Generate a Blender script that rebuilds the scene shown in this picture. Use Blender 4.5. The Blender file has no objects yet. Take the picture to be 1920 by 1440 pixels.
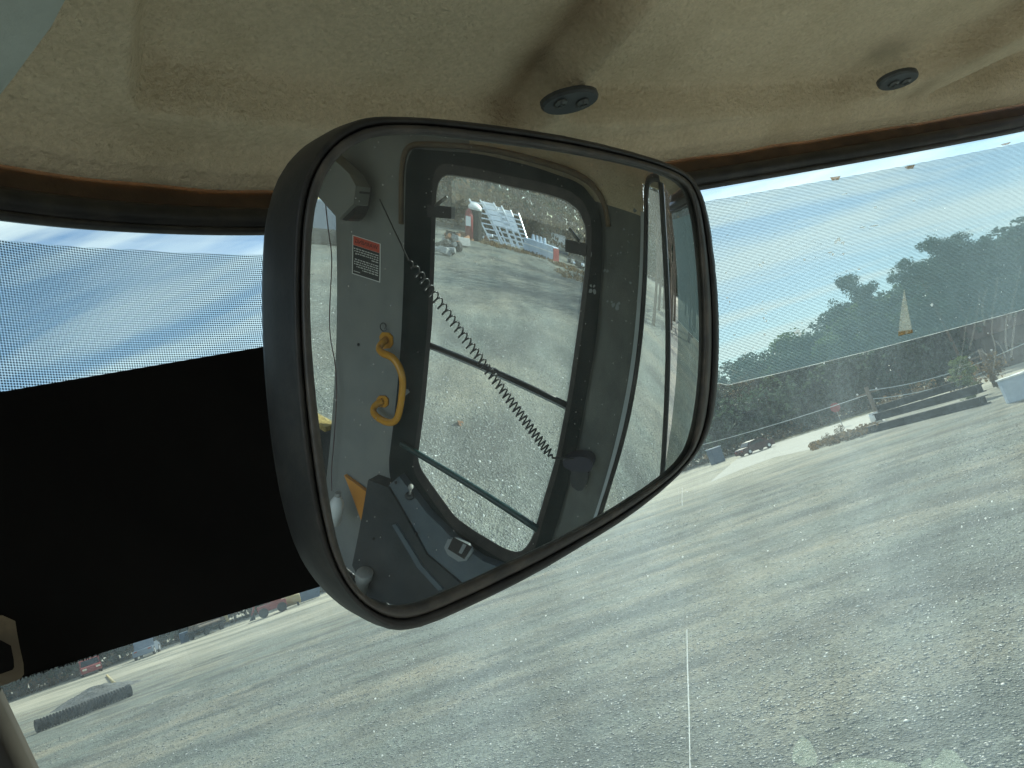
import bpy, bmesh, math, random
import numpy as np
from mathutils import Vector, Matrix
rng = np.random.default_rng(7); random.seed(7)
SC = bpy.context.scene; COL = SC.collection
R_ = math.radians

# ------------------------------------------------------------------ camera, sky, sun, exposure
F = 1400.0; ROLL = R_(18.5); PIT = R_(9.0); EYE = np.array([0.0, 0.0, 2.6])
cam = bpy.data.objects.new('camera', bpy.data.cameras.new('camera')); COL.objects.link(cam); SC.camera = cam
cam.data.sensor_width = 36.0; cam.data.lens = 36.0 * F / 1920.0
cam.data.clip_start = 0.02; cam.data.clip_end = 3000.0
cam.matrix_world = Matrix.Translation(EYE) @ Matrix.Rotation(math.pi / 2 + PIT, 4, 'X') @ Matrix.Rotation(-ROLL, 4, 'Z')

SUN_AZ, SUN_EL = 14.0, 34.0                       # azimuth from +Y towards +X
sun = bpy.data.objects.new('sun', bpy.data.lights.new('sun', 'SUN')); COL.objects.link(sun)
sun.data.energy = 4.0; sun.data.angle = R_(0.5); sun.data.color = (1.0, 0.95, 0.86)
sd = Vector((math.sin(R_(SUN_AZ)) * math.cos(R_(SUN_EL)), math.cos(R_(SUN_AZ)) * math.cos(R_(SUN_EL)), math.sin(R_(SUN_EL))))
sun.rotation_euler = sd.to_track_quat('Z', 'Y').to_euler()

world = bpy.data.worlds.new('World'); SC.world = world; world.use_nodes = True
def build_world():
    nt = world.node_tree; N = nt.nodes; L = nt.links; N.clear()
    out = N.new('ShaderNodeOutputWorld'); bg = N.new('ShaderNodeBackground'); bg.inputs['Strength'].default_value = 0.098
    sky = N.new('ShaderNodeTexSky'); sky.sky_type = 'NISHITA'; sky.sun_disc = False
    sky.sun_elevation = R_(SUN_EL); sky.sun_rotation = R_(SUN_AZ); sky.air_density = 1.0; sky.dust_density = 0.25; sky.ozone_density = 2.8
    tc = N.new('ShaderNodeTexCoord'); sep = N.new('ShaderNodeSeparateXYZ'); L.new(tc.outputs['Generated'], sep.inputs[0])
    zc = N.new('ShaderNodeMath'); zc.operation = 'MAXIMUM'; L.new(sep.outputs['Z'], zc.inputs[0]); zc.inputs[1].default_value = 0.0
    za = N.new('ShaderNodeMath'); za.operation = 'ADD'; L.new(zc.outputs[0], za.inputs[0]); za.inputs[1].default_value = 0.16
    dx = N.new('ShaderNodeMath'); dx.operation = 'DIVIDE'; L.new(sep.outputs['X'], dx.inputs[0]); L.new(za.outputs[0], dx.inputs[1])
    dy = N.new('ShaderNodeMath'); dy.operation = 'DIVIDE'; L.new(sep.outputs['Y'], dy.inputs[0]); L.new(za.outputs[0], dy.inputs[1])
    cb = N.new('ShaderNodeCombineXYZ'); L.new(dx.outputs[0], cb.inputs[0]); L.new(dy.outputs[0], cb.inputs[1])
    mp = N.new('ShaderNodeMapping'); mp.inputs['Rotation'].default_value = (0, 0, R_(-14)); mp.inputs['Scale'].default_value = (0.5, 2.2, 1); mp.inputs['Location'].default_value = (3.1, 1.7, 0)
    L.new(cb.outputs[0], mp.inputs['Vector'])
    no = N.new('ShaderNodeTexNoise'); no.inputs['Scale'].default_value = 1.35; no.inputs['Detail'].default_value = 6; no.inputs['Roughness'].default_value = 0.55; no.inputs['Distortion'].default_value = 0.35
    L.new(mp.outputs[0], no.inputs['Vector'])
    rp = N.new('ShaderNodeValToRGB'); rp.color_ramp.elements[0].position = 0.44; rp.color_ramp.elements[1].position = 0.60
    L.new(no.outputs['Fac'], rp.inputs[0])
    mul = N.new('ShaderNodeMath'); mul.operation = 'MULTIPLY'; mul.inputs[1].default_value = 0.72; L.new(rp.outputs['Color'], mul.inputs[0])
    mx = N.new('ShaderNodeMix'); mx.data_type = 'RGBA'; L.new(mul.outputs[0], mx.inputs[0]); L.new(sky.outputs[0], mx.inputs[6])
    mx.inputs[7].default_value = (9.0, 9.4, 9.6, 1); L.new(mx.outputs[2], bg.inputs['Color']); L.new(bg.outputs[0], out.inputs[0])
build_world()
SC.view_settings.view_transform = 'Standard'; SC.view_settings.look = 'None'; SC.view_settings.gamma = 1.0
SC.view_settings.use_curve_mapping = False; SC.view_settings.exposure = 2.50
SC.render.engine = 'CYCLES'; SC.cycles.use_denoising = True
SC.cycles.max_bounces = 10; SC.cycles.diffuse_bounces = 5; SC.cycles.glossy_bounces = 5; SC.cycles.transparent_max_bounces = 24
SC.cycles.sample_clamp_indirect = 6.0

# ------------------------------------------------------------------ geometry of the place (angles measured from the photograph)
cr, sr, cp, sp = math.cos(ROLL), math.sin(ROLL), math.cos(PIT), math.sin(PIT)
def ray(x, y):
    a = x - 960.0; b = y - 720.0; r = a * cr - b * sr; h = -a * sr - b * cr
    v = np.array([r, F * cp - h * sp, h * cp + F * sp]); return v / np.linalg.norm(v)
def on_z(x, y, z):
    d = ray(x, y); return EYE + d * ((z - EYE[2]) / d[2])
def at_dist(x, y, dist):                           # point at a horizontal distance
    d = ray(x, y); return EYE + d * (dist / math.hypot(d[0], d[1]))
def azel(v): return math.atan2(v[0], v[1]), math.atan2(v[2], math.hypot(v[0], v[1]))
# the mirror glass is a slightly convex spherical cap
M_TH, M_PH, M_R = R_(47), R_(-20), 1.15
M_O = EYE + ray(945, 690) * 0.38
M_N = np.array([math.sin(M_TH) * math.cos(M_PH), -math.cos(M_TH) * math.cos(M_PH), math.sin(M_PH)])
M_C = M_O - M_N * M_R
def mhit(x, y, R=M_R):
    d = ray(x, y); oc = EYE - M_C; b = d @ oc; q = max(b * b - (oc @ oc - R * R), 1e-9)
    h = EYE + d * (-b - math.sqrt(q)); n = (h - M_C) / np.linalg.norm(h - M_C); return h, d - 2 * (d @ n) * n
def mdir(x, y): return mhit(x, y)
def mz(x, y, z=0.0):
    h, r = mhit(x, y); return h + r * ((z - h[2]) / r[2])
def mat_dist(x, y, dist):
    h, r = mhit(x, y); return h + r * (dist / math.hypot(r[0], r[1]))
# right cab wall: a vertical plane 1.19 m to the right
WA = R_(61); WN = np.array([math.sin(WA), math.cos(WA), 0.0]); WT = np.array([WN[1], -WN[0], 0.0])   # WT points to the rear
_h, _r = mhit(940, 650); W0 = _h + _r * 1.15
FWD = -WT
def on_wall(x, y, off=0.0):
    h, r = mhit(x, y); w = W0 - WN * off; return h + r * (((w - h) @ WN) / (r @ WN))
def wp(t, z, off=0.0):                             # wall coordinates -> world; off is into the cab
    w = EYE + WN * ((W0 - EYE) @ WN - off) + WT * t; return np.array([w[0], w[1], EYE[2] + z])
# windscreen: ruled surface below a curved header
ZH = 0.26; TILT = 0.20
HDR = np.array([(-0.43, -0.30), (-0.405, -0.02), (-0.352, 0.235), (-0.263, 0.418), (-0.212, 0.477), (-0.149, 0.548), (0.03, 0.678), (0.271, 0.782), (0.471, 0.864), (0.640, 0.930), (0.760, 0.974), (0.812, 0.990)])
def spline(P, n):
    P = np.asarray(P, float); Q = np.vstack([2 * P[0] - P[1], P, 2 * P[-1] - P[-2]]); out = []
    m = len(P) - 1
    for i in range(m):
        p0, p1, p2, p3 = Q[i:i + 4]
        for k in range(n):
            t = k / n; out.append(0.5 * ((2 * p1) + (-p0 + p2) * t + (2 * p0 - 5 * p1 + 4 * p2 - p3) * t * t + (-p0 + 3 * p1 - 3 * p2 + p3) * t ** 3))
    out.append(P[-1]); return np.array(out)
H2 = spline(HDR, 10); NH = len(H2)
for _ in range(60): H2[1:-1] = 0.5 * H2[1:-1] + 0.25 * (H2[:-2] + H2[2:])
_tan = np.gradient(H2, axis=0); _tan /= np.linalg.norm(_tan, axis=1)[:, None]
HIN = np.stack([_tan[:, 1], -_tan[:, 0]], 1)       # inward normal (towards the cab)
HS = np.concatenate([[0], np.cumsum(np.linalg.norm(np.diff(H2, axis=0), axis=1))])
def gp(u, z, off=0.0):                             # u in arc length, z relative to the eye
    xy = np.array([np.interp(u, HS, H2[:, 0]), np.interp(u, HS, H2[:, 1])])
    n = np.array([np.interp(u, HS, HIN[:, 0]), np.interp(u, HS, HIN[:, 1])]); n /= np.linalg.norm(n)
    xy = xy + n * off + FWD[:2] * (ZH - z) * TILT
    return np.array([xy[0], xy[1], EYE[2] + z])
def glass_uz(x, y, off=0.0):                       # pixel direction -> (arc length, z) on the windscreen
    d = ray(x, y); best = None
    for i in range(NH - 1):
        a = np.array([*(H2[i] + HIN[i] * off), ZH]); b = np.array([*(H2[i + 1] + HIN[i + 1] * off), ZH])
        e1 = b - a; e2 = np.array([FWD[0] * TILT, FWD[1] * TILT, -1.0])
        A = np.stack([d, -e1, -e2], 1)
        try: k, s, q = np.linalg.solve(A, a)
        except np.linalg.LinAlgError: continue
        if k > 0 and -0.02 <= s <= 1.02 and (best is None or k < best[0]): best = (k, HS[i] + s * (HS[i + 1] - HS[i]), ZH - q)
    if best is None: raise ValueError((x, y))
    return best[1], best[2]
def on_glass(x, y, off=0.0): return gp(*glass_uz(x, y, off), off)

# ------------------------------------------------------------------ object helpers
WLOC = {}
def thing(name, label, cat, loc=(0, 0, 0), group=None, kind=None, rot=(0, 0, 0)):
    o = bpy.data.objects.new(name, None); COL.objects.link(o); o.location = loc; o.rotation_euler = rot
    o.empty_display_size = 0.1; WLOC[o] = np.array(loc, float); tag(o, label, cat, group, kind); return o
def tag(o, label=None, cat=None, group=None, kind=None):
    if label: o['label'] = label
    if cat: o['category'] = cat
    if group: o['group'] = group
    if kind: o['kind'] = kind
    return o
def mesh(name, verts, faces, m=None, parent=None, smooth=False, local=False):
    me = bpy.data.meshes.new(name); off = WLOC.get(parent, np.zeros(3)) if not local else np.zeros(3)
    v = np.asarray(verts, float).reshape(-1, 3) - off
    me.from_pydata(v.tolist(), [], [tuple(int(i) for i in f) for f in faces]); me.validate()
    if smooth: me.polygons.foreach_set('use_smooth', [True] * len(me.polygons))
    if m: me.materials.append(m)
    o = bpy.data.objects.new(name, me); COL.objects.link(o)
    if parent: o.parent = parent; WLOC[o] = WLOC[parent]
    else: WLOC[o] = np.zeros(3)
    return o
class MB:
    def __init__(s): s.v = []; s.f = []
    def add(s, v, f):
        b = len(s.v); s.v += [tuple(map(float, p)) for p in v]; s.f += [tuple(b + i for i in q) for q in f]; return s
    def box(s, c, size, rz=0.0, rx=0.0, ry=0.0, bev=0.0):
        M = Matrix.Rotation(rz, 3, 'Z') @ Matrix.Rotation(ry, 3, 'Y') @ Matrix.Rotation(rx, 3, 'X'); h = [q / 2 for q in size]
        if bev <= 0:
            P = [(x, y, z) for x in (-1, 1) for y in (-1, 1) for z in (-1, 1)]
            V = [Vector(c) + M @ Vector((p[0] * h[0], p[1] * h[1], p[2] * h[2])) for p in P]
            return s.add(V, [(0, 1, 3, 2), (4, 6, 7, 5), (0, 4, 5, 1), (2, 3, 7, 6), (0, 2, 6, 4), (1, 5, 7, 3)])
        bm = bmesh.new(); bmesh.ops.create_cube(bm, size=1.0)
        for q in bm.verts: q.co = Vector((q.co.x * size[0], q.co.y * size[1], q.co.z * size[2]))
        bmesh.ops.bevel(bm, geom=bm.edges[:], offset=bev, segments=2, affect='EDGES', profile=0.6)
        bm.verts.index_update(); V = [Vector(c) + M @ q.co for q in bm.verts]; Fc = [tuple(x.index for x in f.verts) for f in bm.faces]; bm.free()
        return s.add(V, Fc)
    def tube(s, pts, rad, n=8, cap=True):
        P = [Vector(p) for p in pts]; m = len(P); rad = rad if hasattr(rad, '__len__') else [rad] * m; V = []; Fc = []
        t0 = (P[1] - P[0]).normalized(); up = Vector((0, 0, 1)) if abs(t0.z) < 0.9 else Vector((1, 0, 0)); nrm = t0.cross(up).normalized()
        for i in range(m):
            t = (P[min(i + 1, m - 1)] - P[max(i - 1, 0)]).normalized(); nrm = (nrm - t * nrm.dot(t)).normalized(); bi = t.cross(nrm)
            for k in range(n):
                a = 2 * math.pi * k / n; V.append(P[i] + (nrm * math.cos(a) + bi * math.sin(a)) * rad[i])
        for i in range(m - 1):
            for k in range(n): Fc.append((i * n + k, i * n + (k + 1) % n, (i + 1) * n + (k + 1) % n, (i + 1) * n + k))
        if cap: Fc.append(tuple(range(n - 1, -1, -1))); Fc.append(tuple((m - 1) * n + k for k in range(n)))
        return s.add(V, Fc)
    def prism(s, pts, ext):                         # polygon extruded by a vector
        n = len(pts); P = [np.asarray(p, float) for p in pts]; V = P + [p + ext for p in P]
        Fc = [tuple(range(n)), tuple(range(2 * n - 1, n - 1, -1))] + [(i, i + n, (i + 1) % n + n, (i + 1) % n) for i in range(n)]
        return s.add(V, Fc)
    def sphere(s, c, r, seg=10, rings=7, sc=(1, 1, 1)):
        V = [(c[0], c[1], c[2] + r * sc[2])]; Fc = []
        for i in range(1, rings):
            a = math.pi * i / rings
            for k in range(seg):
                b = 2 * math.pi * k / seg; V.append((c[0] + r * sc[0] * math.sin(a) * math.cos(b), c[1] + r * sc[1] * math.sin(a) * math.sin(b), c[2] + r * sc[2] * math.cos(a)))
        V.append((c[0], c[1], c[2] - r * sc[2])); e = len(V) - 1
        for k in range(seg): Fc.append((0, 1 + k, 1 + (k + 1) % seg)); Fc.append((e, e - seg + (k + 1) % seg, e - seg + k))
        for i in range(rings - 2):
            for k in range(seg): a = 1 + i * seg; Fc.append((a + k, a + seg + k, a + seg + (k + 1) % seg, a + (k + 1) % seg))
        return s.add(V, Fc)
    def build(s, name, m=None, parent=None, smooth=False, local=False): 
        o = mesh(name, s.v, s.f, m, parent, smooth, local)
        bm = bmesh.new(); bm.from_mesh(o.data); bmesh.ops.recalc_face_normals(bm, faces=bm.faces); bm.to_mesh(o.data); bm.free(); return o
def grid_faces(nu, nv, off=0): return [(off + i * nv + j, off + (i + 1) * nv + j, off + (i + 1) * nv + j + 1, off + i * nv + j + 1) for i in range(nu - 1) for j in range(nv - 1)]
def chaikin(P, it=2, closed=True, k=0.25):
    P = np.asarray(P, float)
    for _ in range(it):
        if closed: Q = np.roll(P, -1, 0); P = np.stack([(1 - k) * P + k * Q, k * P + (1 - k) * Q], 1).reshape(-1, 2)
        else: P = np.vstack([P[:1], np.stack([0.75 * P[:-1] + 0.25 * P[1:], 0.25 * P[:-1] + 0.75 * P[1:]], 1).reshape(-1, 2), P[-1:]])
    return P
def polar(poly, c, n):                              # sample a star-shaped outline at n angles about c
    P = np.asarray(poly, float) - c; Q = np.roll(P, -1, 0); out = []
    for k in range(n):
        a = 2 * math.pi * k / n; d = np.array([math.cos(a), math.sin(a)]); best = 0
        for p, q in zip(P, Q):
            e = q - p; den = d[0] * (-e[1]) + e[0] * d[1]
            if abs(den) < 1e-12: continue
            r = (p[0] * (-e[1]) + e[0] * p[1]) / den; s = (d[0] * p[1] - d[1] * p[0]) / den
            if r > 0 and -1e-6 <= s <= 1 + 1e-6: best = max(best, r)
        out.append(c + d * best)
    return np.array(out)

# ------------------------------------------------------------------ materials
def material(name, col, rough=0.6, var=0.0, vscale=8.0, bump=0.0, bscale=60.0, metal=0.0, spec=0.5, coords='Object', col2=None, dust=0.0, dcol=(0.32, 0.27, 0.2), dscale=6.0, stretch=None, bdist=0.002, thin=0.0):
    m = bpy.data.materials.new(name); m.use_nodes = True; nt = m.node_tree; N = nt.nodes; L = nt.links; b = N['Principled BSDF']
    b.inputs['Base Color'].default_value = (*col, 1); b.inputs['Roughness'].default_value = rough; b.inputs['Metallic'].default_value = metal
    b.inputs['Specular IOR Level'].default_value = spec
    tc = N.new('ShaderNodeTexCoord'); src = tc.outputs[coords]
    if stretch:
        mp = N.new('ShaderNodeMapping'); mp.inputs['Scale'].default_value = stretch; L.new(src, mp.inputs[0]); src = mp.outputs[0]
    cur = None
    if var > 0 or col2:
        no = N.new('ShaderNodeTexNoise'); no.inputs['Scale'].default_value = vscale; no.inputs['Detail'].default_value = 5; no.inputs['Roughness'].default_value = 0.6; L.new(src, no.inputs['Vector'])
        mr = N.new('ShaderNodeMapRange'); mr.inputs[1].default_value = 0.32; mr.inputs[2].default_value = 0.68; L.new(no.outputs['Fac'], mr.inputs[0])
        mx = N.new('ShaderNodeMix'); mx.data_type = 'RGBA'; L.new(mr.outputs[0], mx.inputs[0])
        a = col if col2 else tuple(c * (1 - var) for c in col); c2 = col2 if col2 else tuple(min(1, c * (1 + var)) for c in col)
        mx.inputs[6].default_value = (*a, 1); mx.inputs[7].default_value = (*c2, 1); cur = mx.outputs[2]; L.new(cur, b.inputs['Base Color'])
    if dust > 0:
        no = N.new('ShaderNodeTexNoise'); no.inputs['Scale'].default_value = dscale; no.inputs['Detail'].default_value = 8; no.inputs['Roughness'].default_value = 0.72; L.new(src, no.inputs['Vector'])
        mr = N.new('ShaderNodeMapRange'); mr.inputs[1].default_value = 0.45; mr.inputs[2].default_value = 0.8; mr.inputs[4].default_value = dust; L.new(no.outputs['Fac'], mr.inputs[0])
        mx = N.new('ShaderNodeMix'); mx.data_type = 'RGBA'; L.new(mr.outputs[0], mx.inputs[0])
        if cur: L.new(cur, mx.inputs[6])
        else: mx.inputs[6].default_value = (*col, 1)
        mx.inputs[7].default_value = (*dcol, 1); L.new(mx.outputs[2], b.inputs['Base Color'])
    if thin > 0:
        tl = N.new('ShaderNodeBsdfTranslucent'); ms = N.new('ShaderNodeMixShader'); ms.inputs[0].default_value = thin; L.new(b.outputs[0], ms.inputs[1]); L.new(tl.outputs[0], ms.inputs[2]); L.new(ms.outputs[0], N['Material Output'].inputs['Surface'])
        if cur: L.new(cur, tl.inputs[0])
    if bump > 0:
        no = N.new('ShaderNodeTexNoise'); no.inputs['Scale'].default_value = bscale; no.inputs['Detail'].default_value = 4; no.inputs['Roughness'].default_value = 0.6; L.new(src, no.inputs['Vector'])
        bp = N.new('ShaderNodeBump'); bp.inputs['Strength'].default_value = bump; bp.inputs['Distance'].default_value = bdist; L.new(no.outputs['Fac'], bp.inputs['Height']); L.new(bp.outputs[0], b.inputs['Normal'])
    return m
def glass_mat(name, tint=(0.9, 0.95, 0.93), dust=0.04, dust_hi=0.12, scale=3.0, streak=(1, 1, 0.25), gloss=0.03, dcol=(0.86, 0.9, 0.84)):
    m = bpy.data.materials.new(name); m.use_nodes = True; nt = m.node_tree; N = nt.nodes; L = nt.links; N.clear()
    out = N.new('ShaderNodeOutputMaterial'); tr = N.new('ShaderNodeBsdfTransparent'); tr.inputs[0].default_value = (*tint, 1)
    tl = N.new('ShaderNodeBsdfTranslucent'); tl.inputs[0].default_value = (*dcol, 1); gl = N.new('ShaderNodeBsdfGlossy'); gl.inputs['Roughness'].default_value = 0.02
    tc = N.new('ShaderNodeTexCoord'); mp = N.new('ShaderNodeMapping'); mp.inputs['Scale'].default_value = streak; L.new(tc.outputs['Object'], mp.inputs[0])
    no = N.new('ShaderNodeTexNoise'); no.inputs['Scale'].default_value = scale; no.inputs['Detail'].default_value = 7; no.inputs['Roughness'].default_value = 0.6; L.new(mp.outputs[0], no.inputs['Vector'])
    n2 = N.new('ShaderNodeTexNoise'); n2.inputs['Scale'].default_value = 260; n2.inputs['Detail'].default_value = 2; L.new(tc.outputs['Object'], n2.inputs['Vector'])
    mr = N.new('ShaderNodeMapRange'); mr.inputs[1].default_value = 0.35; mr.inputs[2].default_value = 0.75; mr.inputs[3].default_value = dust; mr.inputs[4].default_value = dust_hi; L.new(no.outputs['Fac'], mr.inputs[0])
    m2 = N.new('ShaderNodeMapRange'); m2.inputs[1].default_value = 0.3; m2.inputs[2].default_value = 0.7; m2.inputs[3].default_value = 0.8; m2.inputs[4].default_value = 1.2; L.new(n2.outputs['Fac'], m2.inputs[0])
    mu = N.new('ShaderNodeMath'); mu.operation = 'MULTIPLY'; L.new(mr.outputs[0], mu.inputs[0]); L.new(m2.outputs[0], mu.inputs[1])
    a = N.new('ShaderNodeMixShader'); L.new(mu.outputs[0], a.inputs[0]); L.new(tr.outputs[0], a.inputs[1]); L.new(tl.outputs[0], a.inputs[2])
    b = N.new('ShaderNodeMixShader'); b.inputs[0].default_value = gloss; L.new(a.outputs[0], b.inputs[1]); L.new(gl.outputs[0], b.inputs[2])
    L.new(b.outputs[0], out.inputs[0]); return m
def flake_mat(name, col, alpha=0.6):                # dried dirt on glass, lets light through
    m = bpy.data.materials.new(name); m.use_nodes = True; nt = m.node_tree; N = nt.nodes; L = nt.links; N.clear()
    out = N.new('ShaderNodeOutputMaterial'); tr = N.new('ShaderNodeBsdfTransparent'); tl = N.new('ShaderNodeBsdfTranslucent'); df = N.new('ShaderNodeBsdfDiffuse')
    tl.inputs[0].default_value = (*col, 1); df.inputs[0].default_value = (*col, 1)
    a = N.new('ShaderNodeMixShader'); a.inputs[0].default_value = 0.35; L.new(tl.outputs[0], a.inputs[1]); L.new(df.outputs[0], a.inputs[2])
    tc = N.new('ShaderNodeTexCoord'); no = N.new('ShaderNodeTexNoise'); no.inputs['Scale'].default_value = 180; L.new(tc.outputs['Object'], no.inputs['Vector'])
    mr = N.new('ShaderNodeMapRange'); mr.inputs[1].default_value = 0.3; mr.inputs[2].default_value = 0.7; mr.inputs[3].default_value = alpha * 0.55; mr.inputs[4].default_value = min(1, alpha * 1.3); L.new(no.outputs['Fac'], mr.inputs[0])
    b = N.new('ShaderNodeMixShader'); L.new(mr.outputs[0], b.inputs[0]); L.new(tr.outputs[0], b.inputs[1]); L.new(a.outputs[0], b.inputs[2]); L.new(b.outputs[0], out.inputs[0]); return m

def film_mat():
    m = bpy.data.materials.new('perforated_film'); m.use_nodes = True; nt = m.node_tree; N = nt.nodes; L = nt.links; N.clear()
    out = N.new('ShaderNodeOutputMaterial'); tr = N.new('ShaderNodeBsdfTransparent'); tr.inputs[0].default_value = (0.93, 0.97, 1.0, 1)
    tl = N.new('ShaderNodeBsdfTranslucent'); tl.inputs[0].default_value = (0.58, 0.82, 0.9, 1)
    ink = N.new('ShaderNodeBsdfPrincipled'); ink.inputs['Base Color'].default_value = (0.012, 0.03, 0.05, 1); ink.inputs['Roughness'].default_value = 0.5
    uv = N.new('ShaderNodeUVMap'); uv.uv_map = 'UVMap'
    pitch = 0.00162
    vm = N.new('ShaderNodeVectorMath'); vm.operation = 'SCALE'; vm.inputs['Scale'].default_value = 1.0 / pitch; L.new(uv.outputs[0], vm.inputs[0])
    rot = N.new('ShaderNodeMapping'); rot.inputs['Rotation'].default_value = (0, 0, R_(4)); L.new(vm.outputs[0], rot.inputs[0])
    fr = N.new('ShaderNodeVectorMath'); fr.operation = 'FRACTION'; L.new(rot.outputs[0], fr.inputs[0])
    su = N.new('ShaderNodeVectorMath'); su.operation = 'SUBTRACT'; su.inputs[1].default_value = (0.5, 0.5, 0); L.new(fr.outputs[0], su.inputs[0])
    sp_ = N.new('ShaderNodeSeparateXYZ'); L.new(su.outputs[0], sp_.inputs[0]); cb = N.new('ShaderNodeCombineXYZ'); L.new(sp_.outputs[0], cb.inputs[0]); L.new(sp_.outputs[1], cb.inputs[1])
    ln = N.new('ShaderNodeVectorMath'); ln.operation = 'LENGTH'; L.new(cb.outputs[0], ln.inputs[0])
    mr = N.new('ShaderNodeMapRange'); mr.inputs[1].default_value = 0.40; mr.inputs[2].default_value = 0.36; mr.inputs[3].default_value = 0; mr.inputs[4].default_value = 0.93; L.new(ln.outputs['Value'], mr.inputs[0])
    veil = N.new('ShaderNodeMixShader'); veil.inputs[0].default_value = 0.15; L.new(tr.outputs[0], veil.inputs[1]); L.new(tl.outputs[0], veil.inputs[2])
    b = N.new('ShaderNodeMixShader'); L.new(mr.outputs[0], b.inputs[0]); L.new(veil.outputs[0], b.inputs[1]); L.new(ink.outputs[0], b.inputs[2]); L.new(b.outputs[0], out.inputs[0]); return m
def mirror_mat():
    m = bpy.data.materials.new('mirror_glass'); m.use_nodes = True; nt = m.node_tree; N = nt.nodes; L = nt.links; N.clear()
    out = N.new('ShaderNodeOutputMaterial'); gl = N.new('ShaderNodeBsdfGlossy'); gl.inputs['Roughness'].default_value = 0.0; gl.inputs['Color'].default_value = (0.385, 0.425, 0.415, 1)
    df = N.new('ShaderNodeBsdfDiffuse'); df.inputs[0].default_value = (0.55, 0.56, 0.52, 1)
    tc = N.new('ShaderNodeTexCoord')
    no = N.new('ShaderNodeTexNoise'); no.inputs['Scale'].default_value = 14; no.inputs['Detail'].default_value = 9; no.inputs['Roughness'].default_value = 0.7; L.new(tc.outputs['Object'], no.inputs['Vector'])
    mr = N.new('ShaderNodeMapRange'); mr.inputs[1].default_value = 0.35; mr.inputs[2].default_value = 0.75; mr.inputs[3].default_value = 0.025; mr.inputs[4].default_value = 0.10; L.new(no.outputs['Fac'], mr.inputs[0])
    vo = N.new('ShaderNodeTexVoronoi'); vo.inputs['Scale'].default_value = 190; L.new(tc.outputs['Object'], vo.inputs['Vector'])
    ms = N.new('ShaderNodeMapRange'); ms.inputs[1].default_value = 0.10; ms.inputs[2].default_value = 0.02; ms.inputs[3].default_value = 0; ms.inputs[4].default_value = 0.35; L.new(vo.outputs['Distance'], ms.inputs[0])
    ad = N.new('ShaderNodeMath'); ad.operation = 'ADD'; L.new(mr.outputs[0], ad.inputs[0]); L.new(ms.outputs[0], ad.inputs[1])
    b = N.new('ShaderNodeMixShader'); L.new(ad.outputs[0], b.inputs[0]); L.new(gl.outputs[0], b.inputs[1]); L.new(df.outputs[0], b.inputs[2]); L.new(b.outputs[0], out.inputs[0]); return m

MT = {}
def mk(n, *a, **k): MT[n] = material(n, *a, **k)
mk('headliner', (0.66, 0.555, 0.385), 0.95, var=0.09, vscale=260, bump=1.0, bscale=190, dust=0.5, dcol=(0.33, 0.25, 0.135), dscale=9, spec=0.1, bdist=0.006)
def stain_shade_headliner():                              # brown soiling along the ribs, with the shade of their slopes painted in
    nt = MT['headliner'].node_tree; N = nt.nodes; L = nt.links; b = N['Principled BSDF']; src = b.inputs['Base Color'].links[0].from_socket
    a = N.new('ShaderNodeAttribute'); a.attribute_name = 'stain_shade'; m = N.new('ShaderNodeMath'); m.operation = 'MULTIPLY'; m.inputs[1].default_value = 0.72; L.new(a.outputs['Fac'], m.inputs[0])
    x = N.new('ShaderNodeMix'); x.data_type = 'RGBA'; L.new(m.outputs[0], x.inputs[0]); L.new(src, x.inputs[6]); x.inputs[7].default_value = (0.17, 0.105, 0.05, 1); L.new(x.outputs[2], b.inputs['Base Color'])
stain_shade_headliner()
mk('roof_corner', (0.36, 0.40, 0.36), 0.9, var=0.08, vscale=30, bump=0.4, bscale=200, spec=0.2)
mk('brown_trim', (0.06, 0.037, 0.019), 0.8, var=0.3, vscale=40, bump=0.3, bscale=200)
mk('moulding', (0.15, 0.105, 0.06), 0.85, var=0.3, vscale=15)
mk('rubber', (0.013, 0.013, 0.013), 0.42, var=0.3, vscale=14, dust=0.15, dscale=25)
mk('mirror_housing', (0.016, 0.0155, 0.015), 0.5, spec=0.28, var=0.2, vscale=20, bump=0.2, bscale=500, dust=0.35, dcol=(0.11, 0.095, 0.075), dscale=30, bdist=0.0005)
mk('gasket', (0.03, 0.028, 0.025), 0.55, dust=0.5, dcol=(0.2, 0.165, 0.12), dscale=30)
mk('visor', (0.0045, 0.004, 0.0035), 0.85, var=0.3, vscale=12, spec=0.1)
mk('clip', (0.10, 0.075, 0.045), 0.7, dust=0.5, dcol=(0.3, 0.22, 0.12), dscale=40)
mk('post', (0.06, 0.055, 0.048), 0.9, spec=0.1, var=0.2, vscale=16, dust=0.4, dcol=(0.07, 0.05, 0.035), dscale=20)
mk('plate', (0.045, 0.05, 0.05), 0.5, var=0.15, vscale=60)
mk('screw', (0.09, 0.095, 0.09), 0.4, metal=0.6)
mk('wall_gray', (0.215, 0.225, 0.21), 0.6, var=0.1, vscale=10, bump=0.3, bscale=420, dust=0.4, dcol=(0.2, 0.18, 0.13), dscale=5, bdist=0.0008)
mk('wall_dark', (0.105, 0.112, 0.10), 0.65, var=0.2, vscale=12, bump=0.4, bscale=300, dust=0.4, dcol=(0.2, 0.19, 0.15), dscale=7, bdist=0.001)
mk('wall_strip', (0.42, 0.45, 0.45), 0.5, var=0.1)
mk('frame_green', (0.005, 0.013, 0.013), 0.5, spec=0.12, var=0.3, vscale=20, dust=0.3, dcol=(0.03, 0.042, 0.04), dscale=25)
mk('bar_green', (0.010, 0.036, 0.034), 0.35, dust=0.3, dcol=(0.08, 0.12, 0.11), dscale=40)
mk('bar_black', (0.02, 0.022, 0.022), 0.35)
mk('latch', (0.012, 0.012, 0.012), 0.4)
mk('lever', (0.28, 0.28, 0.27), 0.35, metal=0.6)
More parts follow.
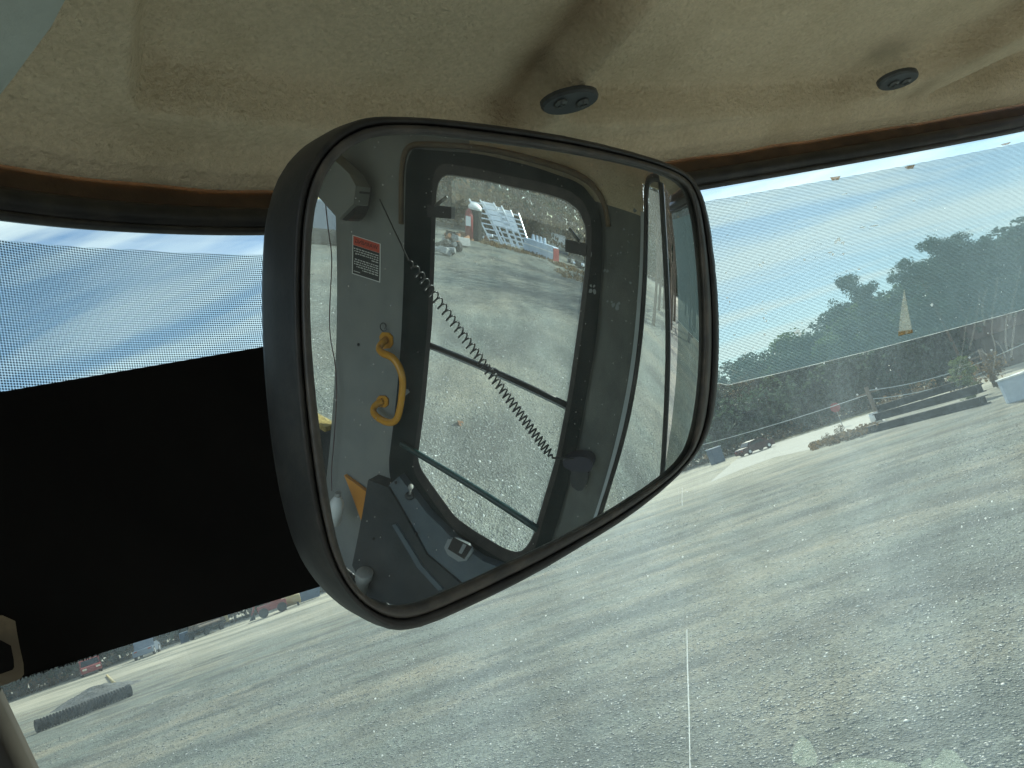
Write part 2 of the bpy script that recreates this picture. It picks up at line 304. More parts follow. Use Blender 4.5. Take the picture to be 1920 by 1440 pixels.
mk('console', (0.075, 0.10, 0.115), 0.6, var=0.15, vscale=9, dust=0.35, dcol=(0.12, 0.125, 0.11), dscale=14)
mk('console_dark', (0.02, 0.026, 0.028), 0.6, var=0.3, vscale=9, dust=0.3, dcol=(0.075, 0.078, 0.07), dscale=14)
mk('bezel', (0.22, 0.24, 0.24), 0.5); mk('knob', (0.28, 0.28, 0.26), 0.4); mk('orange', (0.62, 0.25, 0.03), 0.5, var=0.15)
mk('yellow_paint', (0.62, 0.28, 0.018), 0.22, var=0.1, vscale=20, dust=0.35, dcol=(0.45, 0.3, 0.12), dscale=40)
mk('cord', (0.03, 0.03, 0.03), 0.3); mk('wire', (0.09, 0.045, 0.05), 0.5); mk('mic', (0.012, 0.015, 0.035), 0.4)
mk('sticker_white', (0.7, 0.7, 0.66), 0.5); mk('sticker_red', (0.62, 0.09, 0.045), 0.5); mk('sticker_black', (0.035, 0.037, 0.035), 0.5); mk('print_dark', (0.08, 0.015, 0.01), 0.6); mk('print_pale', (0.62, 0.62, 0.58), 0.6)
mk('white_plastic', (0.66, 0.67, 0.64), 0.5, var=0.1); mk('sill_dirt', (0.34, 0.25, 0.09), 0.9, var=0.4, vscale=60)
mk('steel_black', (0.016, 0.018, 0.018), 0.75, spec=0.15, var=0.3, vscale=2); mk('rust', (0.22, 0.10, 0.045), 0.9, var=0.4, vscale=10)
mk('white_paint', (0.74, 0.74, 0.72), 0.5, var=0.08); mk('blue_white', (0.44, 0.52, 0.62), 0.5, var=0.15, vscale=1.5); mk('blue_paint', (0.05, 0.09, 0.15), 0.5, var=0.2)
mk('slate_paint', (0.13, 0.17, 0.23), 0.5); mk('red_paint', (0.24, 0.03, 0.028), 0.5, var=0.15); mk('dark_red', (0.05, 0.008, 0.012), 0.25); mk('tyre', (0.02, 0.02, 0.02), 0.8)
mk('window_dark', (0.02, 0.028, 0.035), 0.08); mk('yellow_dull', (0.42, 0.33, 0.15), 0.6); mk('aluminium', (0.80, 0.83, 0.86), 0.30, metal=0.35, var=0.05)
mk('wood_pole', (0.16, 0.12, 0.09), 0.85, var=0.3, vscale=6); mk('pole_grey', (0.24, 0.25, 0.25), 0.6); mk('headlamp', (0.85, 0.86, 0.86), 0.06, metal=0.9)
mk('concrete', (0.42, 0.41, 0.37), 0.85, var=0.15, vscale=2, bump=0.4, bscale=20); mk('roof_brown', (0.09, 0.055, 0.04), 0.85, var=0.2); mk('house_wall', (0.11, 0.085, 0.07), 0.8, var=0.1)
mk('bark', (0.11, 0.085, 0.06), 0.9, var=0.35, vscale=5); mk('pine_bark', (0.13, 0.08, 0.05), 0.9, var=0.35, vscale=5)
mk('pine_needles', (0.035, 0.07, 0.05), 0.7, col2=(0.06, 0.09, 0.035), vscale=0.5, spec=0.2, thin=0.4)
mk('green_leaves', (0.04, 0.075, 0.05), 0.7, col2=(0.065, 0.095, 0.055), vscale=0.6, spec=0.2, thin=0.4)
mk('brown_leaves', (0.10, 0.07, 0.035), 0.75, col2=(0.20, 0.13, 0.06), vscale=0.6, spec=0.2, thin=0.4)
mk('bright_leaves', (0.09, 0.15, 0.04), 0.7, col2=(0.17, 0.22, 0.06), vscale=0.7, spec=0.2, thin=0.4)
mk('culvert', (0.03, 0.034, 0.036), 0.85, spec=0.15, var=0.2, vscale=3); mk('dirt_heap', (0.10, 0.105, 0.105), 0.95, var=0.5, vscale=2.2, bump=1, bscale=6, bdist=0.1)
mk('straw', (0.36, 0.27, 0.15), 0.95, var=0.3, vscale=3)
GLASS = glass_mat('windscreen_glass', tint=(0.212, 0.244, 0.222), dust=0.010, dust_hi=0.042, dcol=(0.64, 0.86, 0.89), scale=4.0)
SIDE_GLASS = glass_mat('side_glass', tint=(0.80, 0.85, 0.84), dust=0.012, dust_hi=0.07, scale=4.0, gloss=0.03)
FILM = film_mat(); MIRROR = mirror_mat()
FLAKE = flake_mat('dried_splatter', (0.9, 0.92, 0.92), 0.75); STREAK = flake_mat('dried_streak', (0.7, 0.72, 0.68), 0.06); GLUE = flake_mat('glue_residue', (0.62, 0.72, 0.6), 0.12); RUSTY = flake_mat('rusty_tape', (0.72, 0.68, 0.58), 0.30); RUST_TAB = flake_mat('rust_tab', (0.36, 0.22, 0.08), 0.6)

def ground_mat():
    m = bpy.data.materials.new('gravel_ground'); m.use_nodes = True; nt = m.node_tree; N = nt.nodes; L = nt.links; b = N['Principled BSDF']; b.inputs['Roughness'].default_value = 0.92; b.inputs['Specular IOR Level'].default_value = 0.15
    tc = N.new('ShaderNodeTexCoord')
    def noise(scale, det=5, st=(1, 1, 1), rough=0.6, rz=0):
        mp = N.new('ShaderNodeMapping'); mp.inputs['Scale'].default_value = st; mp.inputs['Rotation'].default_value = (0, 0, rz); L.new(tc.outputs['Object'], mp.inputs[0])
        n = N.new('ShaderNodeTexNoise'); n.inputs['Scale'].default_value = scale; n.inputs['Detail'].default_value = det; n.inputs['Roughness'].default_value = rough; L.new(mp.outputs[0], n.inputs['Vector']); return n.outputs['Fac']
    def ramp(f, a, b_, lo=0, hi=1):
        r = N.new('ShaderNodeMapRange'); r.inputs[1].default_value = a; r.inputs[2].default_value = b_; r.inputs[3].default_value = lo; r.inputs[4].default_value = hi; L.new(f, r.inputs[0]); return r.outputs[0]
    def mix(f, a, c):
        x = N.new('ShaderNodeMix'); x.data_type = 'RGBA'; L.new(f, x.inputs[0])
        for i, v in ((6, a), (7, c)):
            if isinstance(v, tuple): x.inputs[i].default_value = (*v, 1)
            else: L.new(v, x.inputs[i])
        return x.outputs[2]
    base = mix(ramp(noise(9, 6), 0.3, 0.7), (0.110, 0.124, 0.110), (0.215, 0.233, 0.208))
    base = mix(ramp(noise(0.35, 6, (0.55, 1, 1), 0.62, R_(-18)), 0.44, 0.64, 0, 0.75), base, (0.30, 0.265, 0.20))       # tan wheel-worn drifts
    base = mix(ramp(noise(0.55, 6, (0.5, 1, 1), 0.62, R_(-25)), 0.46, 0.62, 0, 0.85), base, (0.075, 0.08, 0.076))         # damp dark drifts
    vo = N.new('ShaderNodeTexVoronoi'); vo.inputs['Scale'].default_value = 34; L.new(tc.outputs['Object'], vo.inputs['Vector'])
    hv = N.new('ShaderNodeSeparateColor'); L.new(vo.outputs['Color'], hv.inputs[0])
    spk = mix(ramp(hv.outputs[0], 0.0, 1.0), (0.45, 0.45, 0.45), (1.4, 1.4, 1.38))
    mu = N.new('ShaderNodeMix'); mu.data_type = 'RGBA'; mu.blend_type = 'MULTIPLY'; mu.inputs[0].default_value = 0.8; L.new(base, mu.inputs[6]); L.new(spk, mu.inputs[7])
    sx = N.new('ShaderNodeSeparateXYZ'); L.new(tc.outputs['Object'], sx.inputs[0])
    # the far, worn part of the yard is pale sand
    far = ramp(sx.outputs[1], 34.0, 60.0); fm = N.new('ShaderNodeMath'); fm.operation = 'MULTIPLY'; L.new(far, fm.inputs[0]); L.new(ramp(noise(0.11, 4, (0.5, 1, 1)), 0.36, 0.60, 0.15, 0.95), fm.inputs[1])
    fin = mix(fm.outputs[0], mu.outputs[2], (0.46, 0.425, 0.34))
    nr = N.new('ShaderNodeMath'); nr.operation = 'MULTIPLY'; L.new(ramp(sx.outputs[1], 13.0, 5.0), nr.inputs[0]); L.new(ramp(noise(0.5, 4), 0.35, 0.6, 0.05, 0.5), nr.inputs[1])
    fin = mix(nr.outputs[0], fin, (0.085, 0.093, 0.085))                                                                # fresh darker stone round the machine
    L.new(fin, b.inputs['Base Color'])
    bp = N.new('ShaderNodeBump'); bp.inputs['Strength'].default_value = 0.8; bp.inputs['Distance'].default_value = 0.02; L.new(vo.outputs['Distance'], bp.inputs['Height'])
    b2 = N.new('ShaderNodeBump'); b2.inputs['Strength'].default_value = 0.6; b2.inputs['Distance'].default_value = 0.12; L.new(noise(2.5, 6), b2.inputs['Height']); L.new(bp.outputs[0], b2.inputs['Normal']); L.new(b2.outputs[0], b.inputs['Normal'])
    return m
GROUND = ground_mat()

# ------------------------------------------------------------------ setting: ground, road, verge
def sheet(name, pts, z, m, **k):
    o = mesh(name, [(p[0], p[1], z) for p in pts], [tuple(range(len(pts)))], m); tag(o, kind='structure'); return o
def build_ground():
    n = 181; xs = np.sign(np.linspace(-1, 1, n)) * np.abs(np.linspace(-1, 1, n)) ** 3 * 1500; V = []
    for x in xs:
        for y in xs:
            r = math.hypot(x, y); z = 0.05 * math.sin(x * 0.31 + 1) * math.sin(y * 0.23) * max(0.0, min(1.0, (40 - r) / 10))
            V.append((x, y, z))
    g = mesh('ground', V, grid_faces(n, n), GROUND, smooth=True); g['kind'] = 'structure'
build_ground()
ROADM = material('road_pale', (0.33, 0.32, 0.285), 0.9, var=0.08, vscale=0.6, bump=0.3, bscale=5, bdist=0.02)
GRASSM = material('verge_grass', (0.13, 0.135, 0.06), 0.95, col2=(0.30, 0.23, 0.12), vscale=0.7, bump=0.8, bscale=9, bdist=0.1)
def road_pts(px): return [on_z(x, y, 0.004) for x, y in px]
sheet('road', road_pts([(1330, 905), (1392, 852), (1480, 823), (1580, 792), (1648, 771), (1662, 790), (1612, 816), (1540, 838), (1450, 858), (1390, 880)]), 0.004, ROADM)
sheet('grass_verge', road_pts([(1360, 849), (1430, 829), (1500, 803), (1580, 776), (1655, 752), (1648, 769), (1580, 790), (1480, 821), (1392, 850)]), 0.008, GRASSM)

# ------------------------------------------------------------------ the cab: lining, seals, windscreen, right wall
CAB = thing('machine_cab', 'beige lined cab of a work machine seen from the operator seat', 'vehicle cab', (EYE[0], EYE[1], EYE[2] - 1.35))
Z = EYE[2]
Z_EDGE, Z_MAIN = 0.2975, 0.303
def seg_dist(P, poly):                              # signed distance of points to a polyline (left of it is positive)
    best = np.full(len(P), 1e9); sg = np.zeros(len(P))
    for a, b in zip(poly[:-1], poly[1:]):
        e = b - a; t = np.clip(((P - a) @ e) / (e @ e), 0, 1); q = a + t[:, None] * e; d = np.linalg.norm(P - q, axis=1)
        s = e[0] * (P[:, 1] - a[1]) - e[1] * (P[:, 0] - a[0]); k = d < best; best[k] = d[k]; sg[k] = np.sign(s[k])
    return -best * sg
def sstep(x, w): t = np.clip(x / w + 0.5, 0, 1); return t * t * (3 - 2 * t)
def line_z(px, z=Z_MAIN): return spline([on_z(x, y, Z + z)[:2] for x, y in px], 8)
def build_headliner():
    us = np.linspace(0, HS[-1], 400); vs = np.concatenate([np.linspace(0, 0.5, 240), np.linspace(0.505, 1.35, 70)])
    base = np.stack([np.interp(us, HS, H2[:, 0]), np.interp(us, HS, H2[:, 1])], 1)
    inn = np.stack([np.interp(us, HS, HIN[:, 0]), np.interp(us, HS, HIN[:, 1])], 1); inn /= np.linalg.norm(inn, axis=1)[:, None]
    back = WT[:2]
    P = []
    for i, u in enumerate(us):
        for v in vs:
            w = min(v / 0.35, 1.0); d = inn[i] * (1 - w) + back * w if (inn[i] @ back) > 0.2 else inn[i] * (1 - w) + (back * 0.55 + WN[:2] * 0.83) * w
            P.append(base[i] + (inn[i] * min(v, 0.18) + d * max(v - 0.18, 0)))
    P = np.array(P)
    over = (P - EYE[:2]) @ WN[:2] - ((W0 - EYE) @ WN - 0.001); P -= np.outer(np.maximum(over, 0), WN[:2])
    V = np.tile(vs, len(us))
    z = Z_EDGE + (Z_MAIN - Z_EDGE) * sstep(V - 0.006, 0.012)
    tierA = line_z([(-300, 255), (0, 282), (170, 300), (330, 314), (500, 330), (760, 338), (1000, 325), (1250, 297), (1560, 262), (1920, 181), (2200, 100)], 0.310)
    z += 0.014 * sstep(seg_dist(P, tierA), 0.016) * sstep(V - 0.022, 0.02)
    pan1 = line_z([(272, -160), (258, 0), (247, 130), (262, 172), (330, 183), (420, 193), (560, 210), (700, 228), (850, 238), (960, 236), (1010, 214), (1100, 112), (1200, -8), (1300, -120)], 0.328)
    pan2 = line_z([(1330, -120), (1215, 8), (1090, 150), (1058, 198), (1110, 214), (1310, 206), (1560, 186), (1650, 166), (1712, 140), (1820, 92), (1930, 42), (2100, -40)], 0.328)
    pan3 = line_z([(2110, -20), (1940, 66), (1830, 120), (1730, 168), (1770, 166), (1860, 148), (1930, 130), (2150, 60)], 0.328)
    h1, h2, h3 = sstep(seg_dist(P, pan1) - 0.004, 0.022), sstep(seg_dist(P, pan2) - 0.003, 0.018), sstep(seg_dist(P, pan3) - 0.003, 0.015)
    z += 0.034 * np.maximum.reduce([h1, h2, h3]) * sstep(V - 0.03, 0.02)
    z += 0.0006 * np.sin(P[:, 0] * 37 + 3 * np.sin(P[:, 1] * 23)) + 0.0004 * np.sin(P[:, 1] * 61 + P[:, 0] * 19)
    verts = np.column_stack([P, Z + z])
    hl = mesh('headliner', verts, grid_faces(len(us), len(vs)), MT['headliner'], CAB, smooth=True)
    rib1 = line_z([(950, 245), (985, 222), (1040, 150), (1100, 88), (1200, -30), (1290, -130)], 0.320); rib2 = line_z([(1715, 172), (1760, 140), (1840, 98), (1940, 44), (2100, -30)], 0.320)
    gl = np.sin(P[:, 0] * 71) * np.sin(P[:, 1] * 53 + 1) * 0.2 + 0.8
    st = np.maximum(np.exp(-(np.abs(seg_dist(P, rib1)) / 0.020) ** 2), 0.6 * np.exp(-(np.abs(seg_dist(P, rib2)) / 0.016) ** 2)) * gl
    at = hl.data.attributes.new('stain_shade', 'FLOAT', 'POINT'); at.data.foreach_set('value', st.astype(np.float32))
    return hl
HL = build_headliner()
def build_roof():                                   # outer roof skin keeps the sun off the lining
    rim = [(p[0] + FWD[0] * 0.03, p[1] + FWD[1] * 0.03) for p in H2[::6]] + [tuple((wp(t, 0, -0.03))[:2]) for t in (-0.2, 0.4, 1.5)] + [tuple((wp(1.5, 0, 1.9))[:2])]
    pts = [np.array([x, y, Z + 0.395]) for x, y in rim]; MB().prism(pts, np.array([0, 0, 0.05])).build('roof_skin', MT['yellow_paint'], CAB)
build_roof()
# dark oval plates with two screws each
def plate(cx, cy, ang, rw, rh, px_screws):
    c = on_z(cx, cy, Z + 0.3135); ex = on_z(cx + rw * math.cos(ang), cy - rw * math.sin(ang), c[2]) - c; ey = on_z(cx + rh * math.sin(ang), cy + rh * math.cos(ang), c[2]) - c
    pts = []
    for k in range(28):
        a = 2 * math.pi * k / 28; ca, sa = math.cos(a), math.sin(a); q = 0.72
        pts.append(c + ex * math.copysign(abs(ca) ** 1.0, ca) + ey * math.copysign(abs(sa) ** q, sa) * (1 - 0.25 * abs(ca) ** 3))
    mb = MB(); n = len(pts); top = [p + np.array([0, 0, 0.0035]) for p in pts]; low = [p for p in pts]; inn = [c + (p - c) * 0.93 - np.array([0, 0, 0.0022]) for p in pts]
    mb.add(top + low + inn, [(i, (i + 1) % n, n + (i + 1) % n, n + i) for i in range(n)] + [(n + i, n + (i + 1) % n, 2 * n + (i + 1) % n, 2 * n + i) for i in range(n)] + [tuple(range(3 * n - 1, 2 * n - 1, -1))])
    pl = mb.build('mounting_plate', MT['plate'], HL)
    for sx, sy in px_screws:
        s = on_z(sx, sy, c[2] - 0.003); r = 0.0062
        b = MB(); b.sphere(s, r, 14, 8, (1, 1, 0.42)).box(s - np.array([0, 0, 0.0027]), (0.0062, 0.0012, 0.0010)).box(s - np.array([0, 0, 0.00265]), (0.0012, 0.0062, 0.0011))
        b.build('screw', MT['screw'], HL, smooth=False)
plate(1069, 190, R_(14), 55, 19, [(1051, 194), (1092, 193)])
plate(1684, 150, R_(19), 41, 13, [(1676, 157), (1698, 153)])
# greyish corner cover at the upper left
def corner():
    px = [(-260, -260), (180, -170), (122, 0), (96, 50), (60, 98), (22, 150), (-10, 190), (-330, 420)]
    P = [on_z(x, y, Z + Z_MAIN - 0.012) for x, y in px]; MB().prism(P, np.array([0, 0, 0.05])).build('roof_corner_cover', MT['roof_corner'], CAB)
corner()
def sweep(name, prof, m, smooth=True, closed=True, u0=0.0, u1=None):   # profile = (inward, z) pairs swept along the header
    us = np.linspace(u0, HS[-1] if u1 is None else u1, 200); n = len(prof); V = []
    for u in us:
        for o, z in prof: V.append(gp(u, ZH, o) + np.array([0, 0, z - ZH]))
    Fc = []
    for i in range(len(us) - 1):
        for k in range(n if closed else n - 1): Fc.append((i * n + k, i * n + (k + 1) % n, (i + 1) * n + (k + 1) % n, (i + 1) * n + k))
    o = mesh(name, V, Fc, m, CAB, smooth); bm = bmesh.new(); bm.from_mesh(o.data); bmesh.ops.recalc_face_normals(bm, faces=bm.faces); bm.to_mesh(o.data); bm.free(); return o
sweep('trim_strip', [(-0.016, 0.312), (-0.0035, 0.312), (-0.003, 0.300), (-0.002, 0.294), (-0.001, 0.281), (-0.016, 0.279)], MT['brown_trim'], smooth=False)
sweep('header_seal', [(0.0105 * math.cos(a) - 0.002, 0.2715 + 0.0105 * math.sin(a)) for a in np.linspace(0, 2 * math.pi, 13)[:-1]], MT['rubber'])
sweep('seal_lip', [(0.004 * math.cos(a) + 0.0015, 0.2615 + 0.0032 * math.sin(a)) for a in np.linspace(0, 2 * math.pi, 9)[:-1]], MT['rubber'])
# windscreen sheet
def build_glass():
    us = np.linspace(0, HS[-1], 120); zs = np.linspace(ZH + 0.003, -1.25, 24)
    g = mesh('windscreen', [gp(u, z) for u in us for z in zs], grid_faces(len(us), len(zs)), GLASS, CAB, smooth=True); return g
WS = build_glass()
def build_film():
    top = [glass_uz(x, y, 0.002) for x, y in [(0, 450), (250, 468), (490, 478), (1330, 376), (1600, 329), (1920, 266)]]
    bot = [glass_uz(x, y, 0.002) for x, y in [(1350, 725), (1500, 690), (1640, 655), (1780, 618), (1920, 580)]]
    ut, zt = np.array(top).T; ub, zb = np.array(bot).T
    us = np.linspace(0.12, HS[-1] - 0.012, 160); V = []; UV = []; nz = 10
    for u in us:
        a = np.interp(u, ut, zt); b = np.interp(u, ub, zb) if u > ub[0] else zb[0] + 0.004
        for k in range(nz): z = a + (b - a) * k / (nz - 1); V.append(gp(u, z, 0.002)); UV.append((u, z * math.sqrt(1 + TILT ** 2)))
    Fc = grid_faces(len(us), nz); o = mesh('perforated_film', V, Fc, FILM, WS, smooth=True)
    uvl = o.data.uv_layers.new(name='UVMap'); li = np.zeros(len(o.data.loops), dtype=np.int32); o.data.loops.foreach_get('vertex_index', li)
    uvl.data.foreach_set('uv', np.array(UV)[li].ravel())
    e = MB(); e.tube([gp(u, (np.interp(u, ub, zb) if u > ub[0] else zb[0] + 0.004) - 0.0002, 0.0026) for u in us], 0.00042, 5); e.build('film_edge', FLAKE, WS)
build_film()
# marks on the glass
def blob_px(mb, cx, cy, rx, ry, ang=0.0, n=9, off=0.0035, rag=0.35):
    pts = []
    for k in range(n):
        a = 2 * math.pi * k / n; r = 1 + rag * random.uniform(-1, 1); x, y = rx * r * math.cos(a), ry * r * math.sin(a)
        pts.append(on_glass(cx + x * math.cos(ang) - y * math.sin(ang), cy + x * math.sin(ang) + y * math.cos(ang), off))
    mb.prism(pts, np.array([*(EYE - pts[0])]) / np.linalg.norm(EYE - pts[0]) * 0.0004)
def marks():
    s = MB()
    for x, y, rx, ry in [(1573, 449, 5, 5), (1567, 454, 4, 4), (1580, 455, 4, 4), (1556, 473, 5, 2), (1562, 477, 3, 3), (1581, 476, 2.4, 2.4), (1425, 497, 3, 3), (1431, 492, 2.2, 2.2), (1428, 500, 2, 2), (1362, 511, 2.2, 2.2), (1508, 487, 2.2, 2.4), (1611, 505, 3.6, 2.2),
                         (1363, 558, 2.4, 2), (1368, 566, 2, 2), (1430, 565, 2, 2), (1428, 580, 2, 2), (1436, 588, 2, 2), (1432, 597, 2.4, 2), (1437, 602, 2.4, 2.2), (1496, 620, 4, 4), (1500, 627, 3, 3), (1492, 624, 3, 3), (1504, 606, 2, 2), (1434, 627, 2.4, 2.4), (1453, 663, 2, 2), (1398, 662, 2.4, 2.4),
                         (1377, 628, 2, 2), (1412, 652, 1.6, 1.6), (1747, 572, 3.2, 3.6), (1735, 554, 1.6, 1.6), (1640, 423, 9, 1.4), (1616, 426, 4, 1.3), (1713, 376, 3.6, 1.6), (1640, 389, 4, 1.5), (1620, 427, 3, 1.6), (1744, 375, 2.6, 1.6), (1400, 380, 2.4, 2.2), (1583, 364, 6, 1.2), (1698, 625, 1.8, 1.8), (1545, 681, 1.8, 1.8)]:
        blob_px(s, x, y, rx * .9, ry * .9, -0.2)
    for _ in range(70): blob_px(s, random.uniform(1350, 1900), random.uniform(380, 640) , 0.9, 0.9, n=5)
    o = s.build('splatter', FLAKE, WS); o['kind'] = 'stuff'
    s = MB()
    for _ in range(120):
        x = random.uniform(640, 1910); y = random.uniform(900, 1430)
        if y < 1215 - (x - 800) * 0.62 or y < 900: continue
        blob_px(s, x, y, random.uniform(1, 2.2), random.uniform(1, 2.0), n=6)
    o = s.build('dust_specks', FLAKE, WS); o['kind'] = 'stuff'
    s = MB(); w = lambda P: [on_glass(x, y, 0.0032) for x, y in chaikin(P, 2, False)]
    for P, r in [([(1825, 560), (1812, 600), (1806, 650), (1797, 700)], .0008), ([(1838, 545), (1830, 600), (1818, 655)], .0012), ([(1862, 590), (1858, 625), (1868, 650), (1862, 700)], .001), ([(1888, 590), (1884, 640), (1890, 660)], .0012), ([(1800, 690), (1812, 668), (1840, 655), (1852, 668)], .0008), ([(1868, 640), (1880, 655), (1885, 670)], .0008),
                 ([(1905, 585), (1900, 625), (1896, 670)], .0014), ([(1780, 700), (1796, 690), (1820, 680)], .0007), ([(1850, 540), (1840, 575), (1846, 610)], .0016), ([(1870, 520), (1866, 560), (1858, 600)], .0016), ([(1915, 500), (1900, 560), (1893, 600)], .0016), ([(1700, 1100), (1760, 1085), (1790, 1110)], .0006)]: s.tube(w(P), r, 4)
    o = s.build('water_streaks', STREAK, WS); o['kind'] = 'stuff'
    s = MB(); s.tube([on_glass(x, y, 0.003) for x, y in [(1288, 1180), (1289, 1250), (1292, 1340), (1294, 1460)]], [.0004, .0007, .0007, .0006], 5); s.build('scratch', FLAKE, WS); MB().tube([on_glass(1279, y, 0.003) for y in (915, 930, 948)], .0003, 4).build('scratch', FLAKE, WS)
    s = MB()
    for P in [[(1488, 1402), (1503, 1378), (1520, 1392), (1532, 1416), (1530, 1436), (1505, 1438), (1484, 1426)], [(1562, 1432), (1600, 1420), (1650, 1424), (1700, 1432), (1725, 1460), (1540, 1462)], [(1750, 1432), (1768, 1404), (1790, 1408), (1815, 1440), (1790, 1464), (1745, 1460)], [(1535, 1445), (1560, 1440), (1600, 1470), (1520, 1470)], [(1725, 1428), (1745, 1420), (1750, 1445), (1730, 1450)]]:
        pts = [on_glass(x, y, 0.004) for x, y in P]; s.prism(pts, (EYE - pts[0]) / np.linalg.norm(EYE - pts[0]) * 0.0025)
    s.build('glue_residue', GLUE, WS)
    s = MB(); s.prism([on_glass(x, y, 0.003) for x, y in [(1695, 541), (1702, 580), (1711, 624), (1684, 630), (1688, 590)]], np.array([0, -0.0006, 0])); s.build('tape_scrap', RUSTY, WS)
    s = MB(); s.prism([on_glass(x, y, 0.0042) for x, y in [(1710, 618), (1711, 624), (1684, 630), (1685, 622)]], np.array([0, -0.0006, 0])); s.build('rust_spot', RUST_TAB, WS)
    for P in [[(1556, 333), (1576, 330), (1572, 338), (1561, 339)], [(1696, 313), (1715, 309), (1712, 316), (1701, 318)], [(1876, 271), (1896, 266), (1890, 271), (1880, 273)]]:
        MB().prism([on_glass(x, y, 0.004) for x, y in P], np.array([0, -0.0008, 0])).build('rust_tab', RUST_TAB, WS)
marks()
# left pillar, reaching from the sill to the roof
def left_post():
    e = []
    for x, y in [(3, 1290), (40, 1368), (76, 1445)]: e.append(on_glass(x, y, 0.03))
    t = e[2] - e[0]; t /= np.linalg.norm(t); right = np.cross(t, EYE - e[0]); right /= np.linalg.norm(right)
    if right[0] < 0: right = -right
    top = e[0] - t * ((e[0][2] - (Z + 0.26)) / -t[2] if t[2] < 0 else 0) * 1.0; bot = e[0] + t * ((e[0][2] - (Z - 1.3)) / -t[2])
    MB().tube([top - right * 0.024, e[0] - right * 0.024, e[2] - right * 0.024, bot - right * 0.024], 0.024, 14).build('corner_post', MT['post'], CAB, smooth=True)
left_post()

# right wall, built of trimmed panels round the openings (measured through the mirror)
def wall_poly(name, px, m, off=0.0, th=0.02, parent=CAB, smooth_it=0, outward=True):
    P = chaikin(px, smooth_it) if smooth_it else px
    return MB().prism([on_wall(x, y, off) for x, y in P], WN * th * (1 if outward else -1)).build(name, m, parent)
def tz(x, y, off=0.0): v = on_wall(x, y, off) - EYE; return v @ WT, v[2]
def wall_tz(name, pts, m, off=0.0, th=0.02, parent=CAB): return MB().prism([wp(t, z, off) for t, z in pts], WN * th).build(name, m, parent)
DOOR_OUT = [(772, 277), (800, 281), (900, 288), (1000, 312), (1090, 343), (1122, 385), (1131, 430), (1128, 520), (1118, 640), (1100, 740), (1080, 850), (1052, 960), (1022, 1050), (985, 1072), (900, 1050), (800, 1000), (745, 935), (727, 880), (742, 760), (752, 640), (757, 520), (759, 400), (761, 310)]
DOOR_IN = [(816, 350), (822, 329), (838, 321), (900, 331), (960, 345), (1020, 357), (1062, 370), (1088, 390), (1102, 425), (1101, 490), (1088, 600), (1068, 740), (1045, 860), (1017, 955), (1002, 1008), (992, 1028), (980, 1040), (966, 1043), (942, 1034), (890, 1003), (852, 976), (815, 925), (787, 885), (780, 862), (786, 820), (795, 750), (803, 660), (808, 600), (812, 500), (814, 420)]
cD = np.array([935.0, 660.0])
def ring(name, outer, inner, m, off0, off1, parent, n=220, it=(1, 1)):
    O = polar(chaikin(outer, 1, True, 0.16), cD, n); I = polar(chaikin(inner, 1, True, 0.12), cD, n); V = []; Fc = []
    for k in range(n): V += [on_wall(*O[k], off0), on_wall(*O[k], off1), on_wall(*I[k], off1), on_wall(*I[k], off0)]
    for k in range(n):
        a, b = 4 * k, 4 * ((k + 1) % n)
        for q in range(4): Fc.append((a + q, a + (q + 1) % 4, b + (q + 1) % 4, b + q))
    o = mesh(name, V, Fc, m, parent); bm = bmesh.new(); bm.from_mesh(o.data); bmesh.ops.recalc_face_normals(bm, faces=bm.faces); bm.to_mesh(o.data); bm.free(); return o
# grey and brown panels as rings/polygons (t forward is negative)
tl, _ = tz(632, 520); tq, _ = tz(1205, 500)
o_ = [tz(x, y) for x, y in DOOR_OUT]
def panel_around():
    # rear (grey) panel: between rear side window and door; front pillar: between door and quarter window; header above
    O = polar(chaikin(DOOR_OUT, 1, True, 0.16), cD, 220); T = np.array([tz(*p) for p in O])
    i_top = int(np.argmax(T[:, 1])); i_bot = int(np.argmin(T[:, 1]))
    def arc(i, j): return [tuple(T[k % 220]) for k in range(i, j + 1)]
    a = arc(i_top, i_bot if i_bot > i_top else i_bot + 220); b = arc(i_bot, i_top if i_top > i_bot else i_top + 220)
    front, rear = (a, b) if np.mean([p[0] for p in a]) < np.mean([p[0] for p in b]) else (b, a)
    tt, zt = T[i_top]; tb, zb = T[i_bot]
    zcut = tz(1165, 392)[1]
    def side(arcpts, tedge): return arcpts
    f = front if front[0][1] > front[-1][1] else front[::-1]; r = rear if rear[0][1] > rear[-1][1] else rear[::-1]
    qb = tz(1120, 985)[0]
    wall_tz('rear_wall_panel', [(tt, zt)] + r[1:-1] + [(tb, zb), (tb, -1.34), (tl, -1.34), (tl, 0.36), (tt, 0.36)], MT['wall_gray'])
    fl = [p for p in f if p[1] < zcut]; fu = [p for p in f if p[1] >= zcut]
    tedge = lambda z: tq - 0.055 * max(0, (zcut - z)) / 1.0 - 0.0
    wall_tz('front_pillar_panel', fl + [(tb, -1.34), (tedge(-1.34), -1.34), (tq, zcut)], MT['wall_dark'])
    wall_tz('upper_wall_lining', [(tt, 0.36)] + fu + [(fl[0][0], zcut), (tq, zcut), (tq, 0.36)], MT['headliner'])
panel_around()
SW = thing('side_window', 'dark framed side window with two crossbars and latches seen in the mirror', 'window', tuple(wp(0.1, -1.2)))
ring('window_frame', DOOR_OUT, DOOR_IN, MT['frame_green'], -0.02, 0.018, SW)
inset = lambda P, k: [(cD[0] + (x - cD[0]) * k, cD[1] + (y - cD[1]) * k) for x, y in P]
ring('rubber_seal', inset(DOOR_IN, 1.045), inset(DOOR_IN, 0.985), MT['rubber'], 0.01, 0.026, SW)
